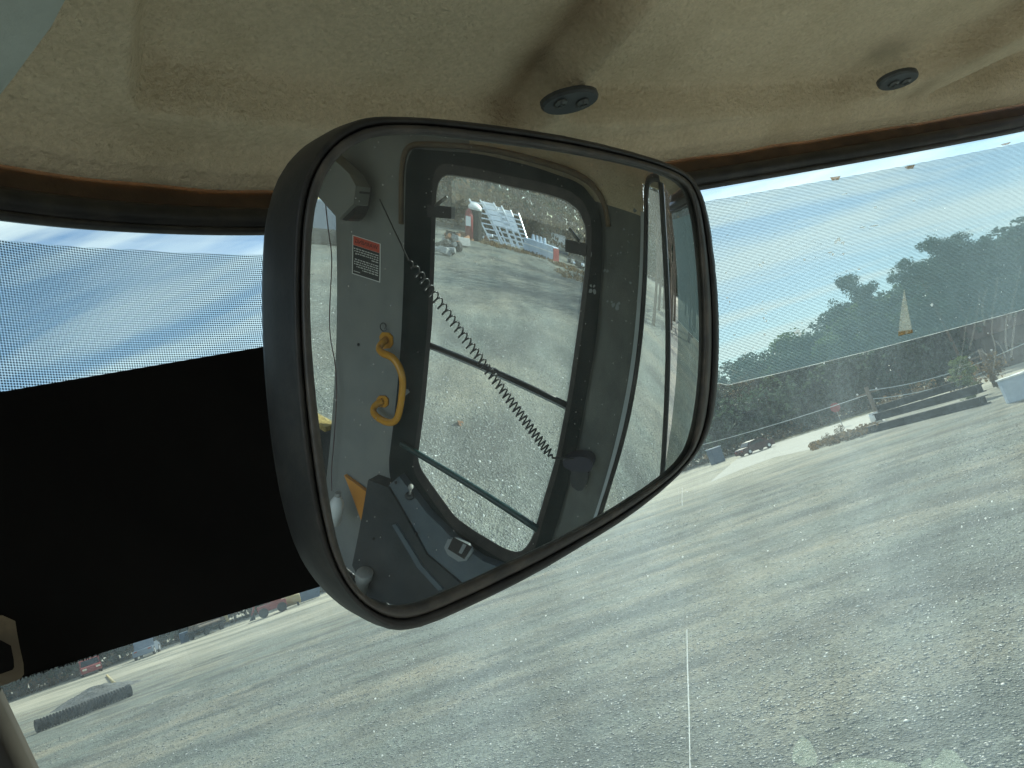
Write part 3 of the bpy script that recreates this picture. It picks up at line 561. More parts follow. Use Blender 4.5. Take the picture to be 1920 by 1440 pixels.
ring('frame_bead', inset(DOOR_OUT, 0.975), inset(DOOR_OUT, 0.945), MT['frame_green'], 0.01, 0.022, SW)
ring('seal_trim', inset(DOOR_IN, 0.992), inset(DOOR_IN, 0.980), MT['lever'], 0.0, 0.012, SW)
MB().prism([on_wall(x, y, -0.010) for x, y in chaikin(inset(DOOR_IN, 1.03), 1)], WN * 0.001).build('pane', SIDE_GLASS, SW)
b = MB(); b.tube([on_wall(804, 646, 0.012), on_wall(1066, 761, 0.012)], 0.0085, 8); b.build('crossbar', MT['bar_black'], SW, True)
b = MB(); b.tube([on_wall(804, 651, 0.005), on_wall(1065, 767, 0.005)], 0.005, 6); b.build('crossbar_lip', MT['wall_strip'], SW, True)
b = MB(); b.tube([on_wall(752, 832, 0.03), on_wall(770, 843, 0.034), on_wall(990, 980, 0.034), on_wall(1008, 992, 0.03)], 0.0105, 10); b.build('guard_rail_bar', MT['bar_green'], SW, True)
for box, lev in (([(808, 384), (853, 389), (853, 411), (808, 407)], [(816, 386), (838, 369)]), ([(1063, 449), (1102, 457), (1102, 481), (1063, 472)], [(1086, 452), (1067, 428)])):
    l = MB().prism([on_wall(x, y, 0.012) for x, y in box], -WN * 0.022).build('latch', MT['latch'], SW)
    MB().tube([on_wall(*lev[0], 0.03), on_wall(*lev[1], 0.045)], [0.0055, 0.0045], 8).build('lever', MT['lever'], l, True)
# brown moulding over the frame, strip beside the quarter window, posts
ring_px = chaikin([(752, 420), (752, 310), (764, 272), (800, 270), (900, 276), (1000, 298), (1098, 330), (1133, 375), (1141, 425)], 2, False)
MB().tube([on_wall(x, y, 0.005) for x, y in ring_px], 0.009, 8).build('brown_moulding', MT['moulding'], CAB, True)
wall_poly('edge_strip', [(1201, 396), (1208, 398), (1202, 560), (1188, 700), (1162, 830), (1112, 1000), (1104, 996), (1154, 828), (1180, 700), (1195, 560)], MT['wall_strip'], 0.008, 0.008)
qr = chaikin([(1210, 1010 - 1010 + 990), (1210, 990)], 0, False)
b = MB(); b.tube([on_wall(x, y, 0.004) for x, y in chaikin([(1110, 1010), (1168, 830), (1194, 700), (1208, 560), (1212, 420), (1211, 345), (1222, 332), (1238, 334)], 2, False)], 0.010, 8); b.build('quarter_window_seal', MT['rubber'], CAB, True)
b = MB(); b.tube([on_wall(x, y, 0.0) for x, y in chaikin([(1238, 320), (1243, 400), (1252, 560), (1253, 660), (1250, 760), (1243, 880), (1236, 960)], 2, False)] + [wp(-0.66, -0.7), wp(-0.74, -1.3)], 0.0125, 10); b.build('front_corner_post', MT['bar_black'], CAB, True)
def quarter_glass():
    MB().prism([on_wall(x, y, -0.012) for x, y in [(1205, 335), (1240, 338), (1252, 560), (1250, 760), (1238, 930), (1110, 1010), (1166, 830), (1193, 700), (1206, 560), (1209, 420)]], WN * 0.001).build('quarter_window_pane', SIDE_GLASS, CAB)
    wall_tz('wall_header', [(tq, 0.36), (tq, 0.300), (-0.45, 0.300), (-0.45, 0.36)], MT['headliner'])
    wall_tz('rear_header', [(tl + 0.002, 0.36), (1.45, 0.36), (1.45, 0.22), (tl + 0.002, 0.22)], MT['wall_gray'])
    zsill = tz(615, 798)[1]
    wall_tz('rear_side_lower', [(tl + 0.002, zsill), (1.45, zsill), (1.45, -1.34), (tl + 0.002, -1.34)], MT['console_dark'])
    MB().prism([wp(tl + 0.003, zsill + 0.008, 0.03), wp(1.44, zsill + 0.008, 0.03), wp(1.44, zsill + 0.008, -0.03), wp(tl + 0.003, zsill + 0.008, -0.03)], np.array([0, 0, -0.02])).build('window_ledge', MT['sill_dirt'], CAB)
    wall_tz('rear_side_pane', [(tl, 0.23), (1.45, 0.23), (1.45, zsill), (tl, zsill)], SIDE_GLASS, -0.02, 0.001)
quarter_glass()
# console and floor
wall_poly('console_ledge', [(727, 912), (748, 893), (800, 962), (850, 1012), (905, 1052), (985, 1083), (1000, 1105), (880, 1108), (800, 1040)], MT['console'], 0.05, 0.06)
wall_poly('lower_console', [(690, 900), (728, 914), (800, 1041), (880, 1109), (860, 1130), (760, 1140), (690, 1120), (660, 1060)], MT['console_dark'], 0.06, 0.06)
wall_poly('console_rib', [(735, 985), (742, 983), (790, 1060), (830, 1105), (822, 1108), (782, 1064)], MT['console'], 0.068, 0.02)
wall_poly('yellow_panel', [(645, 891), (698, 931), (692, 960), (684, 997), (664, 940)], MT['orange'], 0.02, 0.015)
def floor():
    P = [wp(1.45, -1.345, 0.0), wp(-0.75, -1.345, 0.0), wp(-0.75, -1.345, 0.45), wp(1.45, -1.345, 0.45)]
    MB().prism(P, np.array([0, 0, -0.05])).build('cab_floor', MT['console_dark'], CAB); MB().prism([wp(1.46, -1.34, 0.0), wp(1.46, 0.37, 0.0), wp(1.46, 0.37, 1.75), wp(1.46, -1.34, 1.75)], WT * 0.03).build('unseen_rear_wall', MT['console_dark'], CAB)  # dark rear wall, unseen, added so the lining is lit from the front
floor()
sw = MB().prism([on_wall(x, y, 0.052) for x, y in chaikin([(846, 1001), (894, 1024), (873, 1056), (833, 1031)], 1)], -WN * 0.012).build('rocker_switch', MT['bezel'], CAB)
MB().prism([on_wall(x, y, 0.064) for x, y in [(850, 1007), (886, 1025), (871, 1048), (840, 1029)]], -WN * 0.002).build('switch_face', MT['latch'], sw)
MB().prism([on_wall(x, y, 0.066) for x, y in [(869, 1019), (875, 1022), (866, 1038), (861, 1035)]], -WN * 0.004).build('switch_toggle', MT['bezel'], sw)
kb = MB().sphere(on_wall(768, 930, 0.06), 0.020, 14, 8, (1, 1, 0.6)).build('knob_boot', MT['console_dark'], CAB, True)
b = MB(); b.tube([on_wall(768, 930, 0.06), on_wall(770, 914, 0.085)], 0.004, 8).sphere(on_wall(770, 913, 0.088), 0.0105, 12, 8); b.build('ball_knob', MT['knob'], kb, True)
b = MB(); c0 = on_wall(684, 1074, 0.10); b.tube([c0 - np.array([0, 0, 0.10]), c0 - np.array([0, 0, 0.03]), c0 - np.array([0, 0, 0.028]), c0, c0 + np.array([0, 0, 0.003])], [0.028, 0.028, 0.036, 0.036, 0.033], 20); b.build('filler_cap', MT['knob'], CAB, True)

def wall_wear():                                     # bolts, a drilled hole and paint chips on the panels
    for x, y in [(672, 646), (742, 905), (700, 1010), (780, 1000)]: MB().sphere(on_wall(x, y, 0.002 if y < 800 else 0.066), 0.006, 10, 6, (1, 1, 1)).build('bolt', MT['latch'], CAB, True)
    b = MB()
    for x, y, q in [(1133, 507, 3), (1139, 508, 3), (1158, 475, 1.8), (1164, 474, 1.8), (1150, 572, 4), (1157, 576, 4.5), (1160, 569, 3), (1139, 565, 2.2), (1147, 566, 2), (1182, 530, 2.4), (1190, 395, 4), (1108, 536, 2.6), (1114, 536, 2.6), (1107, 546, 4), (1115, 547, 4), (1088, 458, 4), (1106, 478, 5), (762, 735, 6), (745, 560, 1.5), (690, 560, 1.3), (655, 600, 1.3), (1170, 430, 2), (1186, 440, 1.6), (1179, 455, 1.6)]:
        pts = []
        off = 0.024 if x < 1118 else 0.002
        for k in range(7): a = 2 * math.pi * k / 7; rr = q * random.uniform(.6, 1.2); pts.append(on_wall(x + rr * math.cos(a), y + rr * 1.25 * math.sin(a), off))
        b.prism(pts, -WN * 0.0006)
    b.build('paint_chips', MT['bezel'], CAB)['kind'] = 'stuff'
wall_wear()

# ------------------------------------------------------------------ rear-view mirror
F_PX = [(745, 1186), (800, 1175), (900, 1130), (1000, 1080), (1100, 1020), (1180, 970), (1258, 908), (1308, 853), (1336, 800), (1347, 720), (1350, 620), (1345, 520), (1330, 405), (1313, 350), (1288, 320), (1220, 293), (1090, 259), (950, 236), (820, 221), (735, 217), (688, 219), (642, 238), (602, 272), (570, 324), (554, 390), (549, 480), (548, 560), (552, 680), (560, 780), (572, 880), (588, 970), (612, 1055), (652, 1118), (700, 1163)]
G_PX = [(748, 1137), (790, 1130), (886, 1088), (957, 1054), (1040, 1016), (1132, 968), (1244, 898), (1286, 858), (1302, 817), (1315, 725), (1319, 640), (1317, 540), (1308, 430), (1297, 372), (1282, 342), (1227, 319), (1144, 300), (1040, 281), (915, 265), (798, 250), (727, 252), (680, 262), (636, 290), (604, 338), (586, 410), (581, 512), (582, 620), (590, 725), (602, 829), (619, 954), (637, 1037), (665, 1099), (706, 1131)]
RM = thing('rear_view_mirror', 'large black framed rear view mirror with dusty glass hung before the windscreen', 'mirror', tuple(M_O + np.array([0, 0.06, -0.15])))
def build_mirror():
    n = 200; c = np.array([930.0, 690.0]); Fo = polar(chaikin(F_PX, 1), c, n); G = polar(chaikin(G_PX, 1), c, n)
    P = lambda q, lift=0.0: mhit(*q, R=M_R + lift)[0]
    lerp = lambda t: Fo + (G - Fo) * t
    nrm = M_N
    front = [P(q) for q in Fo]; rings = []
    cen = np.mean(front, 0)
    def back(d, grow): return [cen + (p - cen) * grow - nrm * d for p in front]
    rings.append(back(0.038, 0.60)); rings.append(back(0.037, 0.90)); rings.append(back(0.032, 0.975)); rings.append(back(0.024, 0.998)); rings.append(back(0.012, 1.004)); rings.append(back(0.002, 1.002))
    rings.append([P(q, 0.0006) for q in lerp(0.03)]); rings.append([P(q, 0.0022) for q in lerp(0.12)]); rings.append([P(q, 0.0024) for q in lerp(0.30)]); rings.append([P(q, 0.0008) for q in lerp(0.42)]); rings.append([P(q, -0.002) for q in lerp(0.50)])
    V = [p for r in rings for p in r]; Fc = [(i * n + k, i * n + (k + 1) % n, (i + 1) * n + (k + 1) % n, (i + 1) * n + k) for i in range(len(rings) - 1) for k in range(n)]; Fc.append(tuple(range(n)))
    o = mesh('housing', V, Fc, MT['mirror_housing'], RM, True); bm = bmesh.new(); bm.from_mesh(o.data); bmesh.ops.recalc_face_normals(bm, faces=bm.faces); bm.to_mesh(o.data); bm.free()
    rr = [[P(q, l) for q in lerp(t)] for t, l in ((0.46, -0.002), (0.50, 0.0016), (0.62, 0.0030), (0.80, 0.0030), (0.93, 0.0016), (1.03, -0.0005))]
    V = [p for r in rr for p in r]; Fc = [(i * n + k, i * n + (k + 1) % n, (i + 1) * n + (k + 1) % n, (i + 1) * n + k) for i in range(len(rr) - 1) for k in range(n)]
    o = mesh('gasket', V, Fc, MT['gasket'], RM, True); bm = bmesh.new(); bm.from_mesh(o.data); bmesh.ops.recalc_face_normals(bm, faces=bm.faces); bm.to_mesh(o.data); bm.free()
    m = 40; Gx = c + (G - c) * 1.012; V = [P(c)]; 
    for i in range(1, m + 1):
        for k in range(n): V.append(P(c + (Gx[k] - c) * (i / m)))
    Fc = [(0, 1 + (k + 1) % n, 1 + k) for k in range(n)] + [(1 + (i - 1) * n + k, 1 + (i - 1) * n + (k + 1) % n, 1 + i * n + (k + 1) % n, 1 + i * n + k) for i in range(1, m) for k in range(n)]
    g = mesh('mirror_glass', V, Fc, MIRROR, RM, True)
    nv = [tuple((np.array(v) - M_C) / np.linalg.norm(np.array(v) - M_C)) for v in V]; g.data.normals_split_custom_set_from_vertices(nv)
    bk = cen - nrm * 0.038
    b = MB(); b.tube([bk, bk - nrm * 0.035, bk - nrm * 0.05 + np.array([0, 0.02, 0.03]), bk + np.array([0.05, 0.24, 0.10]), np.array([0.06, 0.66, Z + 0.262])], 0.009, 10).sphere(bk - nrm * 0.01, 0.02); b.build('mounting_arm', MT['rubber'], RM, True)
build_mirror()

# ------------------------------------------------------------------ sun visor with its clip
def build_visor():
    V_ = thing('sun_visor', 'wide flat black sun visor panel across the windscreen left of the mirror', 'sun visor', tuple(on_glass(250, 960, 0.05)))
    top = [(-130, 754), (0, 735), (250, 692), (500, 649), (640, 622), (760, 598)]; bot = [(-130, 1318), (0, 1282), (40, 1271), (250, 1206), (420, 1155), (590, 1103), (760, 1050)]
    n = 60; xs = np.linspace(-130, 760, n); V = []; Fc = []
    for x in xs:
        yt = np.interp(x, [p[0] for p in top], [p[1] for p in top]); yb = np.interp(x, [p[0] for p in bot], [p[1] for p in bot])
        for k in range(9): V.append(on_glass(x, yt + (yb - yt) * k / 8, 0.045))
    m = n * 9; back = [np.array(v) + FWD * 0.006 for v in V]
    Fc = grid_faces(n, 9) + [tuple(reversed([q + m for q in f])) for f in grid_faces(n, 9)]
    for i in range(n - 1): Fc += [(i * 9, i * 9 + m, (i + 1) * 9 + m, (i + 1) * 9), (i * 9 + 8, (i + 1) * 9 + 8, (i + 1) * 9 + 8 + m, i * 9 + 8 + m)]
    Fc += [tuple(range(9)) + tuple(range(m + 8, m - 1, -1)), tuple(range(m - 1, m - 10, -1)) + tuple(range(2 * m - 9, 2 * m))]
    mesh('panel', V + back, Fc, MT['visor'], V_)
    b = MB(); b.prism([on_glass(x, y, 0.055) for x, y in chaikin([(-60, 1158), (26, 1154), (33, 1200), (46, 1258), (36, 1274), (-60, 1300)], 1)], (EYE - on_glass(0, 1200, 0.055)) * 0.03); b.build('clip', MT['clip'], V_)
    b = MB(); b.prism([on_glass(x, y, 0.072) for x, y in chaikin([(-50, 1206), (18, 1198), (28, 1248), (22, 1258), (-50, 1276)], 1)], (EYE - on_glass(0, 1200, 0.072)) * 0.006); b.build('clip_pad', MT['visor'], V_)
    # frayed fibres along the lower edge
    b = MB()
    for _ in range(90):
        x = random.uniform(30, 190); y = np.interp(x, [p[0] for p in bot], [p[1] for p in bot]); p = on_glass(x, y - 1, 0.045); q = on_glass(x + random.uniform(-2.5, 2.5), y + random.uniform(1, 4.5), 0.046); b.tube([p, q], 0.00022, 3)
    b.build('frayed_edge', MT['visor'], V_)['kind'] = 'stuff'
build_visor()

# ------------------------------------------------------------------ loose fittings on the right wall
def handle():
    o = thing('grab_handle', 'bent yellow grab handle bolted to the grey cab wall', 'grab handle', tuple(on_wall(728, 715)))
    P = [(724, 636, .004), (719, 641, .03), (711, 651, .05), (716, 661, .062), (736, 671, .066), (749, 690, .066), (755, 715, .066), (753, 745, .066), (749, 770, .066), (742, 788, .066), (728, 792, .064), (710, 784, .058), (700, 772, .045), (704, 760, .028), (718, 752, .004)]
    pts = spline([on_wall(*p) for p in P], 5); MB().tube(pts, 0.0125, 12).build('bar', MT['yellow_paint'], o, True)
    for px in ([(712, 622), (737, 624), (738, 652), (716, 654)], [(708, 741), (729, 742), (729, 764), (708, 762)]): MB().prism([on_wall(x, y, 0.001) for x, y in chaikin(px, 1)], -WN * 0.006).build('mounting_foot', MT['yellow_paint'], o)
    MB().tube([on_wall(719 + 7 * math.cos(a) * k, 612 + 9 * math.sin(a) * k, 0.01 + 0.03 * i / 20) for i, (a, k) in enumerate([(t, 1 - 0.02 * i) for i, t in enumerate(np.linspace(0.4, 7.5, 21))])], 0.0022, 6).build('wire_tie', MT['cord'], o)
handle()
def sticker():
    c = on_wall(687, 485, 0.001); o = thing('warning_sticker', 'small red and black WARNING sticker with white border on grey wall', 'sticker', tuple(c))
    q = [on_wall(x, y, 0.0012) for x, y in [(661, 440), (714, 457), (713, 530), (660, 513)]]
    # in world, the rear end of the wall is the left of the mirrored picture and the right of the real sticker
    A = lambda u, v, off: (q[0] * (1 - u) * (1 - v) + q[1] * u * (1 - v) + q[2] * u * v + q[3] * (1 - u) * v) - WN * off
    quad = lambda u0, v0, u1, v1, off: [A(u0, v0, off), A(u1, v0, off), A(u1, v1, off), A(u0, v1, off)]
    MB().prism(quad(0, 0, 1, 1, 0), -WN * 0.0006).build('backing', MT['sticker_white'], o)
    MB().prism(quad(.035, .02, .965, .245, .0008), -WN * 0.0003).build('header_band', MT['sticker_red'], o)
    MB().prism(quad(.035, .25, .965, .975, .0008), -WN * 0.0003).build('text_panel', MT['sticker_black'], o)
    cu = bpy.data.curves.new('lettering', 'FONT'); cu.body = 'WARNING'; cu.align_x = 'CENTER'; cu.align_y = 'CENTER'; cu.size = 1.0; cu.offset = 0.01
    tmp = bpy.data.objects.new('lettering', cu); COL.objects.link(tmp); dg = bpy.context.evaluated_depsgraph_get(); me = bpy.data.meshes.new_from_object(tmp.evaluated_get(dg)); bpy.data.objects.remove(tmp)
    xs = [v.co.x for v in me.vertices]; w = max(xs) - min(xs); V = [A(0.5 - v.co.x / w * 0.80, 0.133 - v.co.y * 0.155, 0.0014) for v in me.vertices]
    mesh('lettering', V, [tuple(p.vertices) for p in me.polygons], MT['print_dark'], o)
    b = MB(); rows = [(.31, .92), (.37, .9), (.43, .86), (.49, .3), (.58, .88), (.64, .9), (.70, .92), (.76, .84), (.82, .6)]
    for v, wd in rows:
        u = 0.07
        while u < wd:
            l = random.uniform(.03, .12); l = min(l, wd - u + .02); b.prism(quad(1 - u, v, 1 - u - l, v + .028, .0014), -WN * 0.0002); u += l + .025
    b.prism(quad(.07, .90, .30, .92, .0014), -WN * 0.0002); b.build('small_print', MT['print_pale'], o)['kind'] = 'stuff'
sticker()
def cord():
    a, b_ = on_wall(765, 485, 0.12), on_wall(1036, 858, 0.12); s0 = on_wall(712, 374, 0.05); n = 39; pts = [s0, s0 * .5 + a * .5 + np.array([0, 0, -.004])]
    d = b_ - a; L_ = np.linalg.norm(d); d /= L_; e1 = np.cross(d, WN); e1 /= np.linalg.norm(e1); e2 = np.cross(d, e1)
    T = np.linspace(0, 1, n * 12 + 1)
    for t in T:
        ph = 2 * math.pi * (n * (0.72 * t + 0.28 * t ** 1.7)); am = 0.0145 * min(1, t * 14 + .05) * min(1, (1 - t) * 25 + .1) * (1 - .15 * t); pts.append(a + d * L_ * t + (e1 * math.cos(ph) + e2 * math.sin(ph)) * am - np.array([0, 0, .03]) * 4 * t * (1 - t))
    pts.append(on_wall(1075, 860, 0.08))
    tag(MB().tube(pts, 0.0026, 6).build('coiled_cord', MT['cord'], None, True), 'black coiled radio cord stretched across the side window in the mirror', 'cord')
cord()
def mic():
    o = thing('radio_microphone', 'dark hand microphone clipped to the front pillar at the end of the coiled cord', 'microphone', tuple(on_wall(1092, 880)))
    MB().prism([on_wall(x, y, 0.02) for x, y in chaikin([(1062, 846), (1108, 843), (1119, 858), (1112, 874), (1066, 868)], 1)], -WN * 0.05).build('body', MT['mic'], o)
    MB().prism([on_wall(x, y, 0.002) for x, y in chaikin([(1076, 868), (1108, 874), (1104, 900), (1092, 916), (1072, 902)], 1)], -WN * 0.028).build('holder', MT['console_dark'], o)
mic()
def speaker():
    o = thing('roof_speaker', 'grey wedge shaped box under the cab roof beside the rear window', 'speaker', tuple(on_wall(655, 350)))
    MB().prism([on_wall(x, y, 0.05) for x, y in [(600, 346), (606, 325), (640, 290), (683, 330), (695, 352), (690, 385), (662, 412), (632, 378)]], -WN * 0.07).build('box', MT['wall_gray'], o)
    MB().prism([on_wall(x, y, 0.04) for x, y in chaikin([(662, 412), (690, 356), (700, 350), (690, 398), (676, 416)], 1)], -WN * 0.06).build('edge', MT['rubber'], o)
speaker()
tag(MB().tube([on_wall(x, y, 0.03) for x, y in chaikin([(602, 325), (608, 355), (615, 430), (623, 478), (620, 540), (617, 600), (620, 640), (629, 682), (632, 740), (626, 830), (621, 880), (622, 920)], 2, False)], 0.0022, 6).build('loose_wire', MT['wire'], None, True), 'thin dark wire hanging down the rear side window in the mirror', 'wire')
def bottle():
    c = on_wall(632, 940, 0.10); o = thing('plastic_bottle', 'pale plastic bottle in the corner behind the yellow panel', 'bottle', tuple(c - np.array([0, 0, .10])))
    MB().tube([c - np.array([0, 0, .10]), c - np.array([0, 0, .02]), c, c + np.array([0, 0, .025])], [.03, .031, .026, .012], 14).build('body', MT['white_plastic'], o, True)
    MB().tube([c + np.array([0, 0, .025]), c + np.array([0, 0, .04])], .014, 12).build('cap', MT['knob'], o)
bottle()

# ------------------------------------------------------------------ trees
def limb(mb, p, d, L_, r, n=5, seg=4, wob=0.15):
    pts = [np.array(p, float)]; d = np.array(d, float); d /= np.linalg.norm(d)
    for i in range(seg):
        d = d + np.array([random.uniform(-wob, wob), random.uniform(-wob, wob), random.uniform(-wob * .5, wob)]); d /= np.linalg.norm(d); pts.append(pts[-1] + d * L_ / seg)
    mb.tube(pts, [r * (1 - 0.75 * i / seg) for i in range(seg + 1)], n, cap=False); return pts, d
def leaves(centres, radii, count, size, flat=0.7, seed=0):
    g = np.random.default_rng(seed); idx = g.integers(0, len(centres), count); c = np.array(centres)[idx]; r = np.array(radii)[idx]
    v = g.normal(size=(count, 3)); v /= np.linalg.norm(v, axis=1)[:, None]; p = c + v * (r * g.uniform(0.25, 1.0, count) ** 0.6)[:, None] * np.array([1, 1, flat])
    a = g.normal(size=(count, 3)); a /= np.linalg.norm(a, axis=1)[:, None]; b = np.cross(a, g.normal(size=(count, 3))); b /= np.linalg.norm(b, axis=1)[:, None]
    s = size * g.uniform(0.5, 1.4, count)[:, None]
    V = np.stack([p - a * s * .5, p + b * s * .38, p + a * s * .6, p - b * s * .30 + a * s * .1], 1).reshape(-1, 3); Fc = [(4 * i, 4 * i + 1, 4 * i + 2, 4 * i + 3) for i in range(count)]
    return V, Fc
def make_tree(kind, seed):
    random.seed(seed); tr = MB(); C_, Rr = [], []
    if kind == 'pine':                               # tall bare stem, billowing crown
        H = 20.0; pts, d = limb(tr, (0, 0, -.3), (0, 0, 1), H * .95, .26, 7, 8, .03)
        for i in range(24):
            z = random.uniform(.50, .98) * H; a = random.uniform(0, 6.28); q = pts[min(8, int(z / H * 8))]; base = np.array([q[0], q[1], z]); L_ = (1.08 - abs(z / H - .72) * 1.5) * random.uniform(2.2, 4.2)
            lp, _ = limb(tr, base, (math.cos(a), math.sin(a), random.uniform(.0, .5)), L_, .07, 4, 3, .2)
            for k in (2, 3): C_.append(lp[k]); Rr.append(random.uniform(.7, 1.2))
        C_.append(pts[-1]); Rr.append(.8); V, Fc = leaves(C_, Rr, 8000, .26, .95, seed); mats = ('pine_bark', 'pine_needles')
    elif kind in ('evergreen', 'bright'):
        H = 13.0; pts, d = limb(tr, (0, 0, -.3), (0, 0, 1), H * .85, .24, 6, 6, .05)
        for i in range(34):
            z = random.uniform(.10, 1.0) * H; a = random.uniform(0, 6.28); R0 = 3.4 * (1 - abs(z / H - .42) ** 1.3 * 1.25); q = pts[min(6, int(z / H * 6))]; rr = random.uniform(.2, 1) * max(R0, .6)
            c = np.array([q[0] + rr * math.cos(a), q[1] + rr * math.sin(a), z]); C_.append(c); Rr.append(random.uniform(.8, 1.5)); 
            if i % 3 == 0: limb(tr, (q[0], q[1], z * .8), c - np.array([q[0], q[1], z * .8]), np.linalg.norm(c - np.array([q[0], q[1], z * .8])), .05, 4, 3, .1)
        V, Fc = leaves(C_, Rr, 6500, .34, .85, seed); mats = ('bark', 'green_leaves' if kind == 'evergreen' else 'bright_leaves')
    else:                                            # winter hardwood, mostly bare
        H = 14.0; pts, d = limb(tr, (0, 0, -.3), (0, 0, 1), H * .6, .22, 6, 5, .06)
        for i in range(15):
            q = pts[random.randint(2, 5)]; a = random.uniform(0, 6.28); lp, d1 = limb(tr, q, (math.cos(a), math.sin(a), random.uniform(.7, 1.8)), random.uniform(3.2, 6), .09, 5, 4, .18)
            for k in range(7):
                b2 = lp[random.randint(1, 4)]; a2 = random.uniform(0, 6.28); l2, _ = limb(tr, b2, (math.cos(a2), math.sin(a2), random.uniform(.3, 1.3)), random.uniform(1.2, 2.8), .038, 4, 3, .25)
                for kk in range(2): limb(tr, l2[random.randint(1, 3)], (random.uniform(-1, 1), random.uniform(-1, 1), random.uniform(0, 1)), random.uniform(.7, 1.6), .018, 3, 2, .2)
                C_.append(l2[-1]); Rr.append(.9)
        V, Fc = leaves(C_, Rr, 1500 if kind == 'hardwood' else 120, .26, .9, seed); mats = ('bark', 'brown_leaves')
    t = tr.build('trunk', MT[mats[0]], local=True); c = mesh('crown', V, Fc, MT[mats[1]], local=True)
    me = (t.data, c.data); bpy.data.objects.remove(t); bpy.data.objects.remove(c); return me, H
TREES = {k: [make_tree(k, s) for s in ss] for k, ss in dict(pine=(11, 12), evergreen=(21, 22, 23), hardwood=(31, 32, 33), bare=(41, 42), bright=(51,)).items()}
TLAB = {('pine', 'f'): 'tall pine with a billowing crown in the far treeline', ('evergreen', 'f'): 'dense dark green tree in the far treeline', ('hardwood', 'f'): 'brownish winter hardwood in the far treeline', ('bright', 'f'): 'pale green leafy tree in the far treeline', ('bare', 'f'): 'leafless tree in the far treeline'}
TNAME = {'pine': 'pine_tree', 'evergreen': 'evergreen_tree', 'hardwood': 'hardwood_tree', 'bare': 'bare_tree', 'bright': 'leafy_tree'}
def tree(kind, x, y, h, label, group, wide=1.0):
    (tm, cm), H = random.choice(TREES[kind]); s = h / H
    o = thing(TNAME[kind], label, 'tree', (x, y, -.03), group, rot=(0, 0, random.uniform(0, 6.28))); o.scale = (s * wide, s * wide, s)
    for n_, m_ in (('trunk', tm), ('crown', cm)):
        c = bpy.data.objects.new(n_, m_); COL.objects.link(c); c.parent = o
    return o
def treeline():
    random.seed(5)
    prof_az = [-60, -45, 12, 15.4, 18, 20, 22, 24, 27, 30, 34, 38, 50, 62]; prof_el = [8, 7, 3.9, 4.6, 4.9, 5.2, 5.4, 5.5, 5.9, 6.3, 6.7, 6.8, 6.8, 8.0]
    for row, (r0, step, off) in enumerate(((116, 1.8, 0), (123, 1.7, .9), (134, 1.6, .3))):
        az = -46 + off
        while az < 60:
            a = R_(az + random.uniform(-.5, .5)); r = (r0 if az > 5 else r0 - 1) + random.uniform(-4, 4); el = np.interp(az, prof_az, prof_el)
            h = r * math.tan(R_(el)) + 2.6; h *= (0.86, .97, 1.04)[row] * random.uniform(.88, 1.04)
            k = random.choices(['evergreen', 'hardwood', 'pine', 'bright', 'bare'], [6, 1.6, .8, .7, .3])[0]
            zone = ('below the sun visor', 'hidden by the mirror', 'right of the mirror', 'beyond the right edge')[0 if az < -14 else 1 if az < 12 else 2 if az < 38 else 3]
            tree(k, r * math.sin(a), r * math.cos(a), h, TLAB[(k, 'f')] + ' ' + zone, {'pine': 'pines', 'evergreen': 'dark evergreens', 'hardwood': 'brown hardwoods', 'bright': 'pale leafy trees', 'bare': 'leafless trees'}[k] + ' in the far treeline ' + zone, 1.5 if k != 'pine' else 1.1)
            az += step
    # the two groups of high pines standing above the line
    for px, py, w, lab in [(1588, 522, .62, 'lone round crowned pine rising above the treeline left of the tape scrap'), (1622, 548, .5, 'small pine just right of the lone round crowned pine')]:
        p = at_dist(px, py, 112); tree('pine', p[0], p[1], p[2], lab, 'pines above the treeline', w * 1.5)
    for px, py in [(1722, 492), (1752, 462), (1790, 456), (1832, 466), (1868, 482), (1900, 490), (1935, 480)]:
        p = at_dist(px, py, 108 + random.uniform(-4, 4)); tree('pine', p[0], p[1], p[2] * 1.04, 'high pine of the group rising right of the tape scrap', 'high pines at the right', 1.1)
    p = on_z(1826, 752, 0); tree('bright', p[0], p[1], 2.6, 'small green pine sapling behind the black beams', None, 1.2)
treeline()
def side_trees():                                     # these throw their shadows over the yard seen in the mirror
    random.seed(9)
    for x, y, h in [(27, 24, 15), (33, 30, 16), (24, 17.5, 13), (38, 27, 15), (44, 36, 17), (31, 20, 14), (50, 42, 16), (23.5, 20.5, 15), (29.5, 22, 14), (35, 23.5, 15), (21.5, 13.5, 12), (26, 14.5, 12)]:
        tree('bare', x, y, h, 'leafless tree beside the yard to the right of the cab', 'leafless trees right of the yard', 1.0)
    for i in range(46):                              # wood behind the scrap row
        az = 64 + i * 1.4 + random.uniform(-.5, .5); r = random.uniform(60, 84); a = R_(az); k = random.choices(['hardwood', 'bare', 'evergreen', 'bright', 'pine'], [4, 4, 2.2, .9, 1.6])[0]
        tree(k, r * math.sin(a), r * math.cos(a), random.uniform(13, 19), {'hardwood': 'brown leaved tree in the wood reflected in the mirror', 'bare': 'bare grey tree in the wood reflected in the mirror', 'evergreen': 'dark green tree in the wood reflected in the mirror', 'bright': 'light green tree in the wood reflected in the mirror', 'pine': 'pine in the wood reflected in the mirror'}[k], {'hardwood': 'brown trees', 'bare': 'bare trees', 'evergreen': 'green trees', 'bright': 'light green trees', 'pine': 'pines'}[k] + ' behind the scrap row')
side_trees()
def near_side_trees():
    random.seed(14)
    for az, rr, h in ((107, 46, 12), (110, 41, 11), (113, 48, 14), (116.5, 43, 12), (120, 47, 13), (125, 44, 12)):
        tree('hardwood', rr * math.sin(R_(az)), rr * math.cos(R_(az)), h, 'brown leaved tree behind the machine hulk in the rear side window', 'brown trees behind the machine hulk')
near_side_trees()
